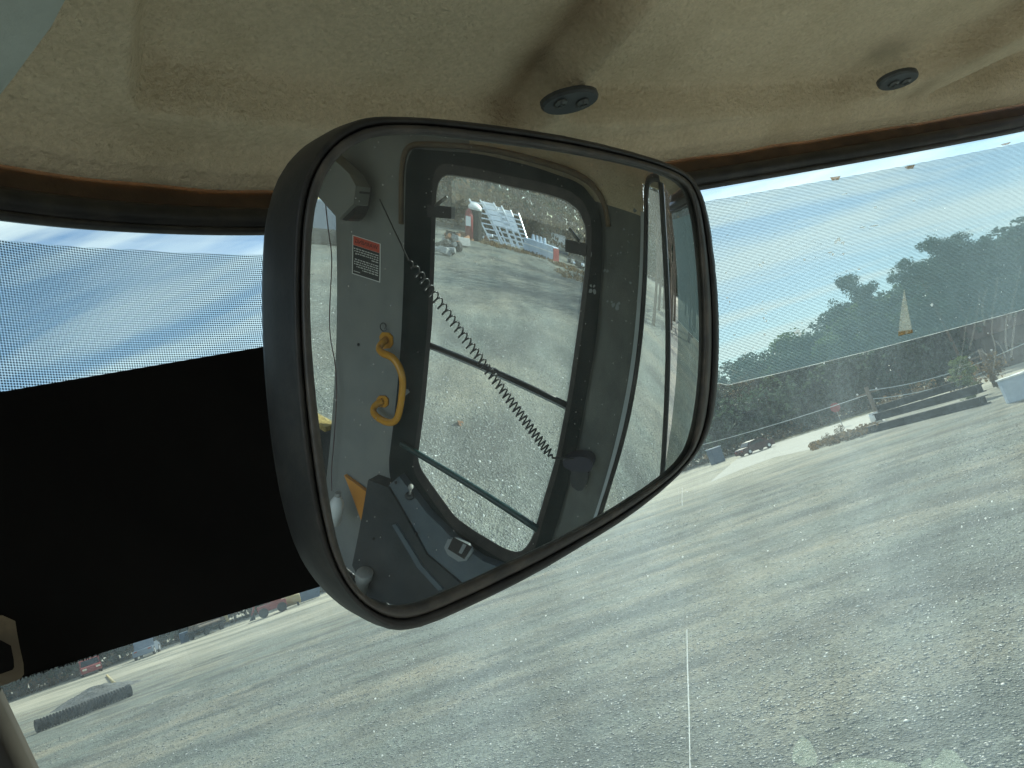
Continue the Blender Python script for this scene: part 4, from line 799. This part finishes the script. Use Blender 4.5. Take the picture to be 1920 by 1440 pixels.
def scrub():                                          # low growth under the trees, one mass
    g = np.random.default_rng(3)
    for name, a0, a1, r0, r1, n, mat, lab in (('undergrowth', -60, 62, 104, 128, 17000, 'green_leaves', None), ('dry_undergrowth', -60, 62, 104, 112, 1200, 'brown_leaves', None), ('undergrowth', 62, 130, 54, 68, 5200, 'brown_leaves', None), ('undergrowth', 62, 130, 56, 70, 2600, 'green_leaves', None)):
        az = np.radians(g.uniform(a0, a1, n)); r = g.uniform(r0, r1, n) - np.where(np.degrees(az) < 5, -3, 0) * (a0 < 0); c = np.column_stack([r * np.sin(az), r * np.cos(az), g.uniform(.1, 1.0, n) ** 1.1 * (7.5 if 'dry' not in name else 1.3)])
        V, Fc = leaves(c, np.full(n, .8), n * 4, .55, .7, 4); tag(mesh(name, V, Fc, MT[mat]), 'low tangled growth at the foot of the trees', 'undergrowth', None, 'stuff')
scrub()

# ------------------------------------------------------------------ loose gravel (uncountable)
def stones(name, n, az0, az1, r0, r1, smin, smax, seed, mat):
    g = np.random.default_rng(seed); az = np.radians(g.uniform(az0, az1, n)); r = r0 * (r1 / r0) ** g.uniform(0, 1, n)
    c = np.column_stack([r * np.sin(az), r * np.cos(az), np.full(n, 0.0)])
    c[:, 2] = 0.05 * np.sin(c[:, 0] * .31 + 1) * np.sin(c[:, 1] * .23) * np.clip((40 - r) / 10, 0, 1)
    base = np.array([(1, 0, 0), (-1, 0, 0), (0, 1, 0), (0, -1, 0), (0, 0, 1), (0, 0, -1)], float)
    s = (smin + (smax - smin) * g.uniform(0, 1, n) ** 2.5) * (0.7 + r / 30)
    q = base[None] * (1 + g.uniform(-.4, .4, (n, 6, 1))) + g.uniform(-.3, .3, (n, 6, 3)); q[:, :, 2] *= .42
    a = g.uniform(0, 6.28, n); ca, sa = np.cos(a)[:, None], np.sin(a)[:, None]; x = q[:, :, 0] * ca - q[:, :, 1] * sa; y = q[:, :, 0] * sa + q[:, :, 1] * ca
    V = np.stack([x, y, q[:, :, 2]], 2) * s[:, None, None] + c[:, None]
    fb = np.array([(0, 2, 4), (2, 1, 4), (1, 3, 4), (3, 0, 4), (2, 0, 5), (1, 2, 5), (3, 1, 5), (0, 3, 5)]); Fa = (fb[None] + 6 * np.arange(n)[:, None, None]).reshape(-1, 3)
    me = bpy.data.meshes.new(name); me.vertices.add(6 * n); me.vertices.foreach_set('co', V.ravel().astype(np.float32)); me.loops.add(Fa.size); me.loops.foreach_set('vertex_index', Fa.ravel().astype(np.int32))
    me.polygons.add(len(Fa)); me.polygons.foreach_set('loop_start', np.arange(0, Fa.size, 3, dtype=np.int32)); me.polygons.foreach_set('loop_total', np.full(len(Fa), 3, dtype=np.int32)); me.update(); me.validate(); me.materials.append(mat)
    o = bpy.data.objects.new(name, me); COL.objects.link(o); tag(o, 'loose crushed stone lying over the yard', 'gravel', None, 'stuff')
def gravel_mat():
    m = material('gravel_stone', (0.2, 0.2, 0.19), 0.55, spec=0.35); nt = m.node_tree; N = nt.nodes; L = nt.links; b = N['Principled BSDF']
    ge = N.new('ShaderNodeNewGeometry'); rp = N.new('ShaderNodeValToRGB'); L.new(ge.outputs['Random Per Island'], rp.inputs[0]); e = rp.color_ramp.elements; e[0].color = (.10, .105, .098, 1); e[1].color = (.62, .62, .58, 1); e.new(.6).color = (.20, .207, .19, 1); e.new(.93).color = (.28, .278, .255, 1)
    L.new(rp.outputs[0], b.inputs['Base Color']); return m
GM = gravel_mat()
stones('gravel', 110000, -42, 44, 4.0, 34, .006, .028, 1, GM)
stones('gravel', 60000, 44, 118, 2.0, 30, .007, .03, 2, GM)

# ------------------------------------------------------------------ things across the yard in front
def gz(x, y): return on_z(x, y, 0.0)
def face(p): return math.atan2(-p[0], p[1])            # yaw that turns local +Y away from the cab
def local(o_loc, yaw): 
    return Matrix.Translation(o_loc) @ Matrix.Rotation(yaw, 4, 'Z')
class LB:                                              # parts in the local frame of a thing
    def __init__(s, name, label, cat, loc, yaw=0, group=None): s.o = thing(name, label, cat, tuple(loc), group, rot=(0, 0, yaw))
    def part(s, name, mb, mat, smooth=False, parent=None):
        o = mb.build(name, MT[mat] if isinstance(mat, str) else mat, None, smooth, True); o.parent = parent or s.o; return o
def vehicle(name, label, loc, yaw, size, paint, kind='car', group=None):
    L_, Wd, Hh = size; t = LB(name, label, 'car' if kind == 'car' else 'truck', loc, yaw, group)
    if kind == 'car':
        prof = [(-.5, .16), (-.5, .50), (-.46, .58), (-.30, .62), (-.20, .95), (-.02, 1.0), (.18, .97), (.33, .64), (.48, .56), (.5, .40), (.5, .16)]
    else: prof = [(-.5, .18), (-.5, .46), (-.22, .50), (-.16, .95), (-.02, 1.0), (.12, .97), (.20, .58), (.46, .52), (.5, .36), (.5, .18)]
    b = MB(); b.prism([np.array([-Wd / 2, y * L_, z * Hh]) for y, z in prof], np.array([Wd, 0, 0])); body = t.part('body', b, paint)
    b = MB(); b.prism([np.array([-Wd / 2 + .12, L_ * (prof[-4][0] + .005), Hh * (prof[-4][1] + .02)]), np.array([Wd / 2 - .12, L_ * (prof[-4][0] + .005), Hh * (prof[-4][1] + .02)]), np.array([Wd / 2 - .2, L_ * (prof[-5][0] + .012), Hh * .93]), np.array([-Wd / 2 + .2, L_ * (prof[-5][0] + .012), Hh * .93])], np.array([0, .03, .02])); t.part('windscreen', b, 'window_dark')
    b = MB(); b.prism([np.array([-Wd / 2 + .12, L_ * (prof[3][0] - .005), Hh * (prof[3][1] + .04)]), np.array([Wd / 2 - .12, L_ * (prof[3][0] - .005), Hh * (prof[3][1] + .04)]), np.array([Wd / 2 - .2, L_ * (prof[4][0] - .01), Hh * .92]), np.array([-Wd / 2 + .2, L_ * (prof[4][0] - .01), Hh * .92])], np.array([0, -.03, .02])); t.part('rear_window', b, 'window_dark')
    for s in (-1, 1):
        b = MB(); b.prism([np.array([s * (Wd / 2 + .005), y * L_, z * Hh]) for y, z in ((-.24, .66), (-.16, .92), (.12, .92), (.24, .66))], np.array([s * .01, 0, 0])); t.part('side_window', b, 'window_dark')
        b = MB().box((s * Wd * .33, L_ / 2 + .01, Hh * .42), (.42, .06, .2)); t.part('headlight', b, 'headlamp')
        b = MB().box((s * Wd * .34, -L_ / 2 - .01, Hh * .42), (.3, .04, .14)); t.part('tail_lamp', b, 'red_paint')
        for y in (-.31, .31):
            r = Hh * .22; b = MB(); b.tube([(s * (Wd / 2 - .2), y * L_, r), (s * (Wd / 2 + .02), y * L_, r)], r, 14); w = t.part('wheel', b, 'tyre'); b = MB(); b.tube([(s * (Wd / 2 + .02), y * L_, r), (s * (Wd / 2 + .03), y * L_, r)], r * .55, 10); t.part('rim', b, 'aluminium', parent=w)
    return t
p = gz(1418, 848); vehicle('parked_car', 'dark red car with sun glinting off it on the pale road', (p[0], p[1], .02), R_(-70), (4.2, 1.7, 1.4), 'dark_red')
p = gz(172, 1264); vehicle('pickup_truck', 'red pickup truck below the left end of the sun visor', (p[0], p[1], 0), R_(215), (5.2, 2.0, 1.75), 'red_paint', 'truck')
p = gz(278, 1230); t = vehicle('pickup_truck', 'blue grey truck at the field edge right of the red pickup', (p[0], p[1], 0), R_(20), (5.0, 2.0, 2.0), 'slate_paint', 'truck')
def street_sign():
    p = at_dist(1566, 764, 78); t = LB('stop_sign', 'small red sign on a thin post beside the far road', 'sign', (p[0], p[1], 0), face(p))
    b = MB(); b.prism([np.array([.48 * math.cos(a + math.pi / 8), -.02, p[2] + .48 * math.sin(a + math.pi / 8)]) for a in np.arange(8) * math.pi / 4], np.array([0, .03, 0])); t.part('plate', b, 'red_paint')
    t.part('post', MB().tube([(0, .03, 0), (0, .03, p[2] + .5)], .04, 6), 'pole_grey')
street_sign()
for px, py, h, lab in ((1543, 799, 1.5, 'short brown post left of the red sign'), (1552, 786, 1.2, 'shorter brown post just below the red sign')):
    p = gz(px, py); t = LB('marker_post', lab, 'post', (p[0], p[1], 0), 0, 'brown posts on the verge'); t.part('shaft', MB().tube([(0, 0, 0), (.08, 0, h)], .11, 6), 'wood_pole'); t.part('cap', MB().box((.08, 0, h + .03), (.26, .26, .06)), 'wood_pole')
def rail():
    a, b_ = gz(1345, 862), gz(1655, 757); d = b_ - a; L_ = np.linalg.norm(d); t = LB('guard_rail', 'long pale guard rail running along the far side of the road', 'guard rail', (a[0], a[1], 0), 0)
    t.part('beam', MB().tube([(0, 0, .62), tuple(d * 1 + np.array([0, 0, .62]))], .13, 6), 'concrete')
    for i in range(14): q = d * (i + .5) / 14; t.part('post', MB().box((q[0], q[1] + .16, .32), (.12, .12, .66)), 'wood_pole')
rail()
def pole(px, py, top, r, label, lean=0.0, dist=None):
    p = gz(px, py) if dist is None else at_dist(px, py, dist); q = np.array([p[0], p[1], 0]); d = math.hypot(p[0], p[1]); h = at_dist(*top, d)[2]
    t = LB('utility_pole', label, 'pole', (q[0], q[1], 0)); t.part('shaft', MB().tube([(0, 0, -.1), (0, 0, h)], [r, r * .75], 10), 'wood_pole', True); t.part('crossarm', MB().box((0, .16, h - .5), (1.7, .1, .12), face(q)), 'wood_pole')
    for s in (-.7, 0, .7): t.part('insulator', MB().sphere((s * math.cos(face(q)), .16 + s * math.sin(face(q)), h - .36), .08, 8, 6), 'white_paint')
    return q, h
P1 = pole(1653, 797, (1634, 722), .19, 'grey utility pole behind the left end of the black beams', dist=64)
P2 = pole(1869, 726, (1849, 650), .2, 'brown utility pole standing behind the pine sapling', dist=62)
def wires():
    for i, (a, b_, s) in enumerate((((P1[0][0], P1[0][1], P1[1] - .3), (P2[0][0], P2[0][1], P2[1] - .9), .3), ((P1[0][0], P1[0][1], P1[1] - 1.0), (P2[0][0], P2[0][1], P2[1] - 1.6), .35), ((P2[0][0], P2[0][1], P2[1] - .9), (75, 60, 7), .5), ((P1[0][0], P1[0][1], P1[1] - .6), (8, 100, 4.2), .6))):
        a, b_ = np.array(a), np.array(b_); pts = [a + (b_ - a) * k / 10 - np.array([0, 0, s * 4 * (k / 10) * (1 - k / 10)]) for k in range(11)]
        tag(MB().tube(pts, .035, 4).build('power_line', MT['wall_strip'], None), ['upper wire between the two utility poles', 'lower wire between the two utility poles', 'wire running off right from the brown utility pole', 'wire running off left from the grey utility pole'][i], 'wire')
wires()
def beams():
    for i, (a, b_, r, z, lab) in enumerate((((1633, 812), (1852, 757), .22, 0, 'lowest long black steel beam of the pile at the yard edge'), ((1655, 800), (1858, 748), .24, .46, 'middle black steel beam of the pile at the yard edge'), ((1668, 796), (1842, 748), .22, .95, 'topmost black steel beam of the pile at the yard edge'))):
        A, B = gz(*a), gz(*b_); off = np.array([0, 1, 0]) * (.35 * i); A = A + off; B = B + off; d = B - A; L_ = np.linalg.norm(d); yaw = math.atan2(d[1], d[0]); t = LB('steel_beam', lab, 'steel beam', (A[0], A[1], z), yaw, 'black beams piled at the yard edge')
        t.part('web', MB().box((L_ / 2, 0, r), (L_, .06, 2 * r - .1)), 'steel_black')
        for zz in (.03, 2 * r - .02): t.part('flange', MB().box((L_ / 2, 0, zz), (L_, .5 - .06 * i, .06)), 'steel_black')
        for k in range(2): t.part('stiffener', MB().box((L_ * (k * .96 + .02), -.12, r), (.05, .2, 2 * r - .12)), 'steel_black')
beams()
def barrels():
    p = gz(1646, 797); t = LB('white_drum', 'white round drum at the left end of the black beams', 'drum', (p[0], p[1], 0)); t.part('shell', MB().tube([(0, 0, 0), (0, 0, .3), (0, 0, .32), (0, 0, .6), (0, 0, .9)], [.34, .34, .36, .34, .34], 14), 'white_paint', True); t.part('lid', MB().tube([(0, 0, .9), (0, 0, .95)], .3, 14), 'pole_grey')
    p = gz(1347, 868); t = LB('blue_crate', 'blue box standing by the road at the right edge of the mirror', 'box', (p[0], p[1], 0), .3); t.part('shell', MB().box((0, 0, .9), (1.4, 1.2, 1.8), bev=.08), 'blue_paint'); t.part('lid', MB().box((0, 0, 1.84), (1.5, 1.3, .1)), 'blue_white')
    for i, (a, y0, w) in enumerate(((1925, 748, .8), (1955, 736, .8))):
        p = gz(a, y0); t = LB('concrete_block', ['pale blue grey concrete block at the right edge right of the beams', 'second pale block at the very right edge behind the first'][i], 'block', (p[0], p[1] + .5, 0), -.35 + .2 * i); t.part('body', MB().box((0, 0, .55), (w * 1.2, .6, 1.1), bev=.05), 'blue_white'); t.part('cap', MB().box((0, 0, 1.12), (w * 1.2 + .08, .68, .07)), 'white_paint')
barrels()
def house():
    p = at_dist(1945, 690, 108); t = LB('brick_house', 'brown house with a low pitched roof among the trees at the right', 'house', (p[0], p[1], 0), face(p) + .25)
    t.part('wall', MB().box((0, 0, 2.2), (10, 7, 4.2)), 'house_wall'); b = MB(); b.prism([np.array([-5.6, -4.3, 4.1]), np.array([-5.6, 4.3, 4.1]), np.array([-5.6, 0, 6.4])], np.array([11.2, 0, 0])); t.part('roof', b, 'roof_brown')
    for x in (-3.4, 3.4): w = t.part('window', MB().box((x, -3.53, 2.2), (1.4, .1, 1.3)), 'roof_brown'); t.part('pane', MB().box((x, -3.59, 2.2), (1.2, .04, 1.1)), 'window_dark', parent=w)
    t.part('door', MB().box((0, -3.54, 1.1), (1.1, .1, 2.2)), 'dark_red')
house()
def shrubs():
    random.seed(21)
    for i, (px, py, s, m, lab) in enumerate([(1708, 768, 1.5, 'brown_leaves', 'reddish dry shrub behind the middle of the beams'), (1760, 752, 1.6, 'brown_leaves', 'tall dry shrub left of the pine sapling'), (1862, 738, 1.8, 'brown_leaves', 'rusty brown shrub right of the pine sapling'), (1600, 815, .8, 'brown_leaves', 'low dry weed tuft at the left end of the beams'), (1570, 826, .6, 'brown_leaves', 'lowest dry weed tuft beside the pale road'), (1905, 718, 2.0, 'brown_leaves', 'brown shrub behind the pale block at the right edge'), (1680, 778, 1.2, 'brown_leaves', 'small dry shrub near the grey utility pole')]):
        p = gz(px, py); p[1] += 2; t = LB('dry_shrub', lab, 'shrub', (p[0], p[1], 0), 0, 'dry shrubs along the yard edge'); b = MB(); C_ = []
        for k in range(7): a = random.uniform(0, 6.28); lp, _ = limb(b, (0, 0, 0), (math.cos(a) * .5, math.sin(a) * .5, 1), s * random.uniform(.7, 1.1), .03, 4, 3, .15); C_ += [lp[2], lp[3]]
        t.part('stems', b, 'bark'); V, Fc = leaves(C_, [s * .3] * len(C_), 220, s * .12, .9, i); o = mesh('foliage', V, Fc, MT[m], local=True); o.parent = t.o
shrubs()
def weeds():
    g = np.random.default_rng(31); c = []
    for k in range(170):
        t = g.uniform(0, 1) ** .8; p = gz(1520 + 125 * t + g.uniform(-6, 6), 843 - 37 * t + g.uniform(-3, 3)); c.append(p + np.array([0, 0, g.uniform(.05, .35)]))
    V, Fc = leaves(c, [.4] * len(c), 2200, .22, .5, 5); tag(mesh('dry_weeds', V, Fc, MT['brown_leaves']), 'strip of dry weeds between the road and the gravel', 'weeds', None, 'stuff')
weeds()
# left, below the visor
def left_yard():
    A, B = gz(73, 1373), gz(244, 1306); d = B - A; L_ = np.linalg.norm(d); yaw = math.atan2(d[1], d[0]); t = LB('culvert_pipe', 'long black corrugated pipe lying on the gravel at lower left', 'pipe', (A[0], A[1], .27), yaw)
    b = MB(); n = 120; b.tube([(L_ * k / n, 0, 0) for k in range(n + 1)], [.25 + .022 * math.sin(k * math.pi / 2.0) for k in range(n + 1)], 16, cap=False); t.part('corrugated_shell', b, 'culvert', True)
    for x in (0, L_): t.part('end_collar', MB().tube([(x - .07, 0, 0), (x + .07, 0, 0)], .275, 16), 'culvert')
    g = np.random.default_rng(8); p = gz(105, 1338); n = 26; V = []; r = 3.6
    for i in range(n):
        for j in range(n):
            x = (i / (n - 1) - .5) * 2; y = (j / (n - 1) - .5) * 2; q = min(1, math.hypot(x, y)); V.append((p[0] + x * 2.7 + .1, p[1] + 3.4 + y * 2.2, 0.62 * (1 - q) ** .9 * (1 + .5 * g.uniform(-.4, .4)) - .06))
    tag(mesh('gravel_heap', V, grid_faces(n, n), MT['dirt_heap'], smooth=True), 'dark heap of stone behind the black corrugated pipe', 'heap')
    p = gz(214, 1283); t = LB('yellow_pole', 'yellow pole lying on the sandy ground above the corrugated pipe', 'pole', (p[0], p[1], .08), 0); q = gz(201, 1268) - p; t.part('shaft', MB().tube([(0, 0, 0), tuple(q)], .09, 8), 'yellow_dull', True); t.part('end_cap', MB().sphere((0, 0, 0), .12, 8, 6), 'yellow_dull')
    p = gz(348, 1204); t = LB('blue_drum', 'small blue drum at the far field edge below the visor', 'drum', (p[0], p[1], 0)); t.part('shell', MB().tube([(0, 0, 0), (0, 0, .5), (0, 0, .52), (0, 0, 1.1)], [.5, .5, .54, .5], 12), 'blue_paint'); t.part('lid', MB().tube([(0, 0, 1.1), (0, 0, 1.16)], .45, 12), 'blue_white')
    a, b_ = gz(365, 1199), gz(412, 1181); d = b_ - a; L_ = np.linalg.norm(d); t = LB('flatbed_trailer', 'dark flatbed trailer with a log load at the field edge', 'trailer', (a[0], a[1], 0), math.atan2(d[1], d[0])); t.part('deck', MB().box((L_ / 2, 0, .8), (L_, 2.2, .2)), 'steel_black')
    for x in (.2, .8): 
        for s in (-1, 1): t.part('wheel', MB().tube([(L_ * x, s * .9, .4), (L_ * x, s * 1.15, .4)], .4, 12), 'tyre')
    b = MB(); [b.tube([(.2, y, z), (L_ + .4, y, z)], .2, 8) for y, z in ((-.6, 1.1), (-.2, 1.1), (.2, 1.1), (.6, 1.1), (-.4, 1.45), (0, 1.45), (.4, 1.45))]; t.part('log_load', b, 'wood_pole'); t.part('headboard', MB().box((L_ + .5, 0, 1.2), (.1, 2.2, 1.2)), 'yellow_dull')
    p = gz(514, 1152); yw = face(p); t = LB('red_loader', 'red loader machine parked at the field edge left of the mirror', 'loader', (p[0], p[1], 0), yw)
    t.part('chassis', MB().box((0, 0, .9), (3.0, 1.6, .7), bev=.08), 'red_paint'); cb = t.part('cabin', MB().box((.5, 0, 1.75), (1.2, 1.4, 1.0), bev=.06), 'red_paint'); t.part('cabin_window', MB().box((.5, -.71, 1.85), (1.0, .04, .6)), 'window_dark', parent=cb); t.part('boom', MB().tube([(-.3, -.3, 1.4), (-1.6, -.3, 1.7), (-2.1, -.3, .6)], .14, 8), 'red_paint'); t.part('bucket', MB().prism([np.array([-2.5, -.9, .15]), np.array([-1.9, -.9, .15]), np.array([-1.9, -.9, .9])], np.array([0, 1.6, 0])), 'steel_black')
    for x in (-.95, .95):
        for s in (-1, 1): t.part('wheel', MB().tube([(x, s * .65, .5), (x, s * .95, .5)], .5, 14), 'tyre')
    p = gz(548, 1139); t = LB('yellow_tank', 'pale yellow tank between the red loader and the blue skip', 'tank', (p[0], p[1], 0), face(p)); t.part('shell', MB().tube([(-1.1, 0, .8), (-1.0, 0, .8), (1.0, 0, .8), (1.1, 0, .8)], [.35, .6, .6, .35], 14), 'yellow_dull', True)
    for x in (-.7, .7): t.part('cradle', MB().box((x, 0, .2), (.2, 1.0, .4)), 'steel_black')
    p = gz(579, 1126); t = LB('blue_skip', 'blue skip at the field edge beside the lower mirror corner', 'skip', (p[0], p[1], 0), face(p)); t.part('bin', MB().prism([np.array([-1.3, -.9, .1]), np.array([1.3, -.9, .1]), np.array([1.7, -.9, 1.6]), np.array([-1.7, -.9, 1.6])], np.array([0, 1.8, 0])), 'blue_paint'); t.part('rim', MB().box((0, 0, 1.62), (3.5, 1.95, .1)), 'blue_white')
left_yard()

# ------------------------------------------------------------------ scrap row to the right, seen only in the mirror
def mgz(x, y, z=0.0): return mz(x, y, z)
def dist2(p): return math.hypot(p[0], p[1])
def scrap():
    # leaning aluminium frames
    for i, (f, tp) in enumerate((((945, 446), (905, 378)), ((965, 456), (925, 380)), ((975, 452), (940, 386)), ((985, 456), (957, 394)), ((996, 455), (972, 400)))):
        p = mat_dist(f[0], f[1], 44); d = 44.0; p[2] = 0; top = mat_dist(tp[0], tp[1], d + 1.2); side = np.array([p[1], -p[0], 0]) / d; t = LB('ladder_frame', ['left', 'second', 'middle', 'fourth', 'right'][i] + ' leaning aluminium frame of the shining stack in the mirror', 'frame', (p[0], p[1], 0), 0, 'aluminium frames leaning behind the yard')
        a = np.zeros(3); b_ = np.array([top[0] - p[0], top[1] - p[1], top[2]]); w = side * 1.5
        for s in (0, 1): t.part('rail', MB().tube([a + w * s, b_ + w * s], .09, 6), 'aluminium')
        for k in range(8): t.part('rung', MB().tube([a + (b_ - a) * (k + .5) / 8, a + (b_ - a) * (k + .5) / 8 + w], .065, 5), 'aluminium')
        if i in (1, 3): t.part('cover_sheet', MB().prism([a + (b_ - a) * .45 + w * .05, a + (b_ - a) * .97 + w * .05, a + (b_ - a) * .97 + w * .95, a + (b_ - a) * .45 + w * .95], side * 0 + np.array([0, 0, .03])), 'aluminium')
    # long blue white trough
    a, b_ = mgz(987, 470), mgz(1042, 490); d = b_ - a; L_ = np.linalg.norm(d); t = LB('metal_trough', 'long pale blue metal trough lying at the yard edge in the mirror', 'trough', (a[0], a[1], 0), math.atan2(d[1], d[0])); t.part('body', MB().box((L_ / 2, 0, .55), (L_, 1.0, 1.1), bev=.05), 'blue_white'); t.part('rib', MB().box((L_ / 2, -.0, .62), (L_ - .05, 1.08, .10)), 'white_paint'); t.part('red_end', MB().box((L_ + .03, 0, .5), (.06, 1.02, 1.0)), 'red_paint')
    for k in range(4): t.part('fitting', MB().tube([(L_ * (.25 + .13 * k), .1, 1.1), (L_ * (.25 + .13 * k), .1, 1.55)], [.2, .13], 8), 'blue_white')
    p = mgz(1050, 474); t = LB('white_trailer_tank', 'rounded white tank behind the pale blue trough in the mirror', 'tank', (p[0], p[1], 0), face(p)); t.part('shell', MB().tube([(-1.6, 0, 1.0), (-1.4, 0, 1.0), (1.4, 0, 1.0), (1.6, 0, 1.0)], [.5, .95, .95, .5], 16), 'white_paint', True); t.part('skid', MB().box((0, 0, .15), (2.6, 1.2, .3)), 'blue_paint')
    p = mat_dist(891, 441, 41.5); p[2] = 0; h = mat_dist(890, 380, 41.5)[2]; t = LB('dome_tank', 'dark tank under a white dome cap in the mirror', 'tank', (p[0], p[1], 0)); t.part('dome', MB().sphere((0, 0, h - .42), .72, 14, 8, (1, 1, .6)), 'white_paint', True); t.part('legs', MB().tube([(0, 0, 0), (0, 0, h - .42)], .66, 12), 'steel_black')
    p = mat_dist(880, 440, 41); p[2] = 0; h = mat_dist(876, 390, 41)[2]; t = LB('red_gas_cylinder', 'upright red and white cylinder left of the dome tank in the mirror', 'cylinder', (p[0], p[1], 0)); t.part('shell', MB().tube([(0, 0, 0), (0, 0, h * .78), (0, 0, h * .92), (0, 0, h)], [.42, .42, .3, .1], 12), 'red_paint', True); t.part('tag', MB().box((-.36, -.1, h * .6), (.2, .5, h * .3)), 'white_paint'); t.part('foot', MB().tube([(0, 0, 0), (0, 0, .15)], .5, 12), 'rust')
    random.seed(4)
    for i, (x, y) in enumerate([(828, 470), (838, 462), (850, 470), (858, 458), (866, 463), (834, 478), (900, 447), (915, 452), (1070, 494), (1085, 502), (870, 446), (848, 448)]):
        p = mgz(x, y); s = random.uniform(.5, .95); m = random.choice(['steel_black', 'pole_grey', 'rust', 'aluminium', 'concrete']); t = LB('scrap_piece', None, None, (p[0], p[1], 0), random.uniform(0, 3)); tag(t.o, ['dark axle at the left end of the scrap row in the mirror', 'bent grey bracket in the scrap row in the mirror', 'low steel part lying before the scrap row in the mirror', 'tilted plate in the scrap row in the mirror', 'pale block in the scrap row in the mirror', 'nearest dark lump of the scrap row in the mirror', 'small part under the dome tank in the mirror', 'small part below the aluminium frames in the mirror', 'dark part right of the pale blue trough in the mirror', 'last part at the right end of the row in the mirror', 'small part left of the dome tank in the mirror', 'part behind the scrap row in the mirror'][i], 'scrap part', 'scrap parts along the yard edge')
        t.part('bar', MB().tube([(-s, -.2, .2), (s, .3, random.uniform(.3, .9))], .14, 8), m); t.part('block', MB().box((0, 0, s * .35), (s * 1.3, s * .8, s * .6), rz=random.uniform(0, 1), rx=.2, bev=.05), random.choice(['steel_black', 'rust', 'pole_grey']))
        t.part('wheel', MB().tube([(s * .6, -.3, .3), (s * .6, -.05, .3)], .3, 12), 'tyre')
    # heap of fallen leaves under the frames, a stray leaf, and machinery behind the rear window
    g = np.random.default_rng(12); c = []
    for x, y in [(900, 452), (930, 460), (950, 466), (1000, 478), (1060, 500), (1085, 512), (1075, 520)]:
        p = mgz(x, y); c += [p + np.array([g.uniform(-1.5, 1.5), g.uniform(-1.5, 1.5), .06]) for _ in range(60)]
    V, Fc = leaves(c, [.3] * len(c), 1500, .25, .3, 3); tag(mesh('leaf_litter', V, Fc, MT['brown_leaves']), 'dry leaves gathered along the scrap row', 'leaf litter', None, 'stuff')
    p = mgz(863, 796); V, Fc = leaves([p + np.array([0, 0, .02])], [.05], 5, .12, .2, 3); tag(mesh('fallen_leaf', V, Fc, MT['rust']), 'single reddish leaf on the gravel seen in the mirror', 'leaf')
    p = mgz(610, 452); t = LB('machine_hulk', 'pale blue machine hulk seen through the rear side window in the mirror', 'machine', (p[0], p[1], 0), face(p)); t.part('body', MB().box((0, 0, 1.3), (4.5, 2.4, 1.5), bev=.1), 'slate_paint'); t.part('track', MB().box((0, -.2, .35), (4.2, 2.6, .7), bev=.25), 'steel_black'); t.part('cabin', MB().box((1.0, 0, 2.6), (1.6, 1.8, 1.3), bev=.08), 'yellow_dull'); t.part('arm', MB().tube([(-1.5, 0, 2.0), (-3.0, 0, 3.4), (-4.4, 0, 1.2)], .25, 8), 'rust')
scrap()
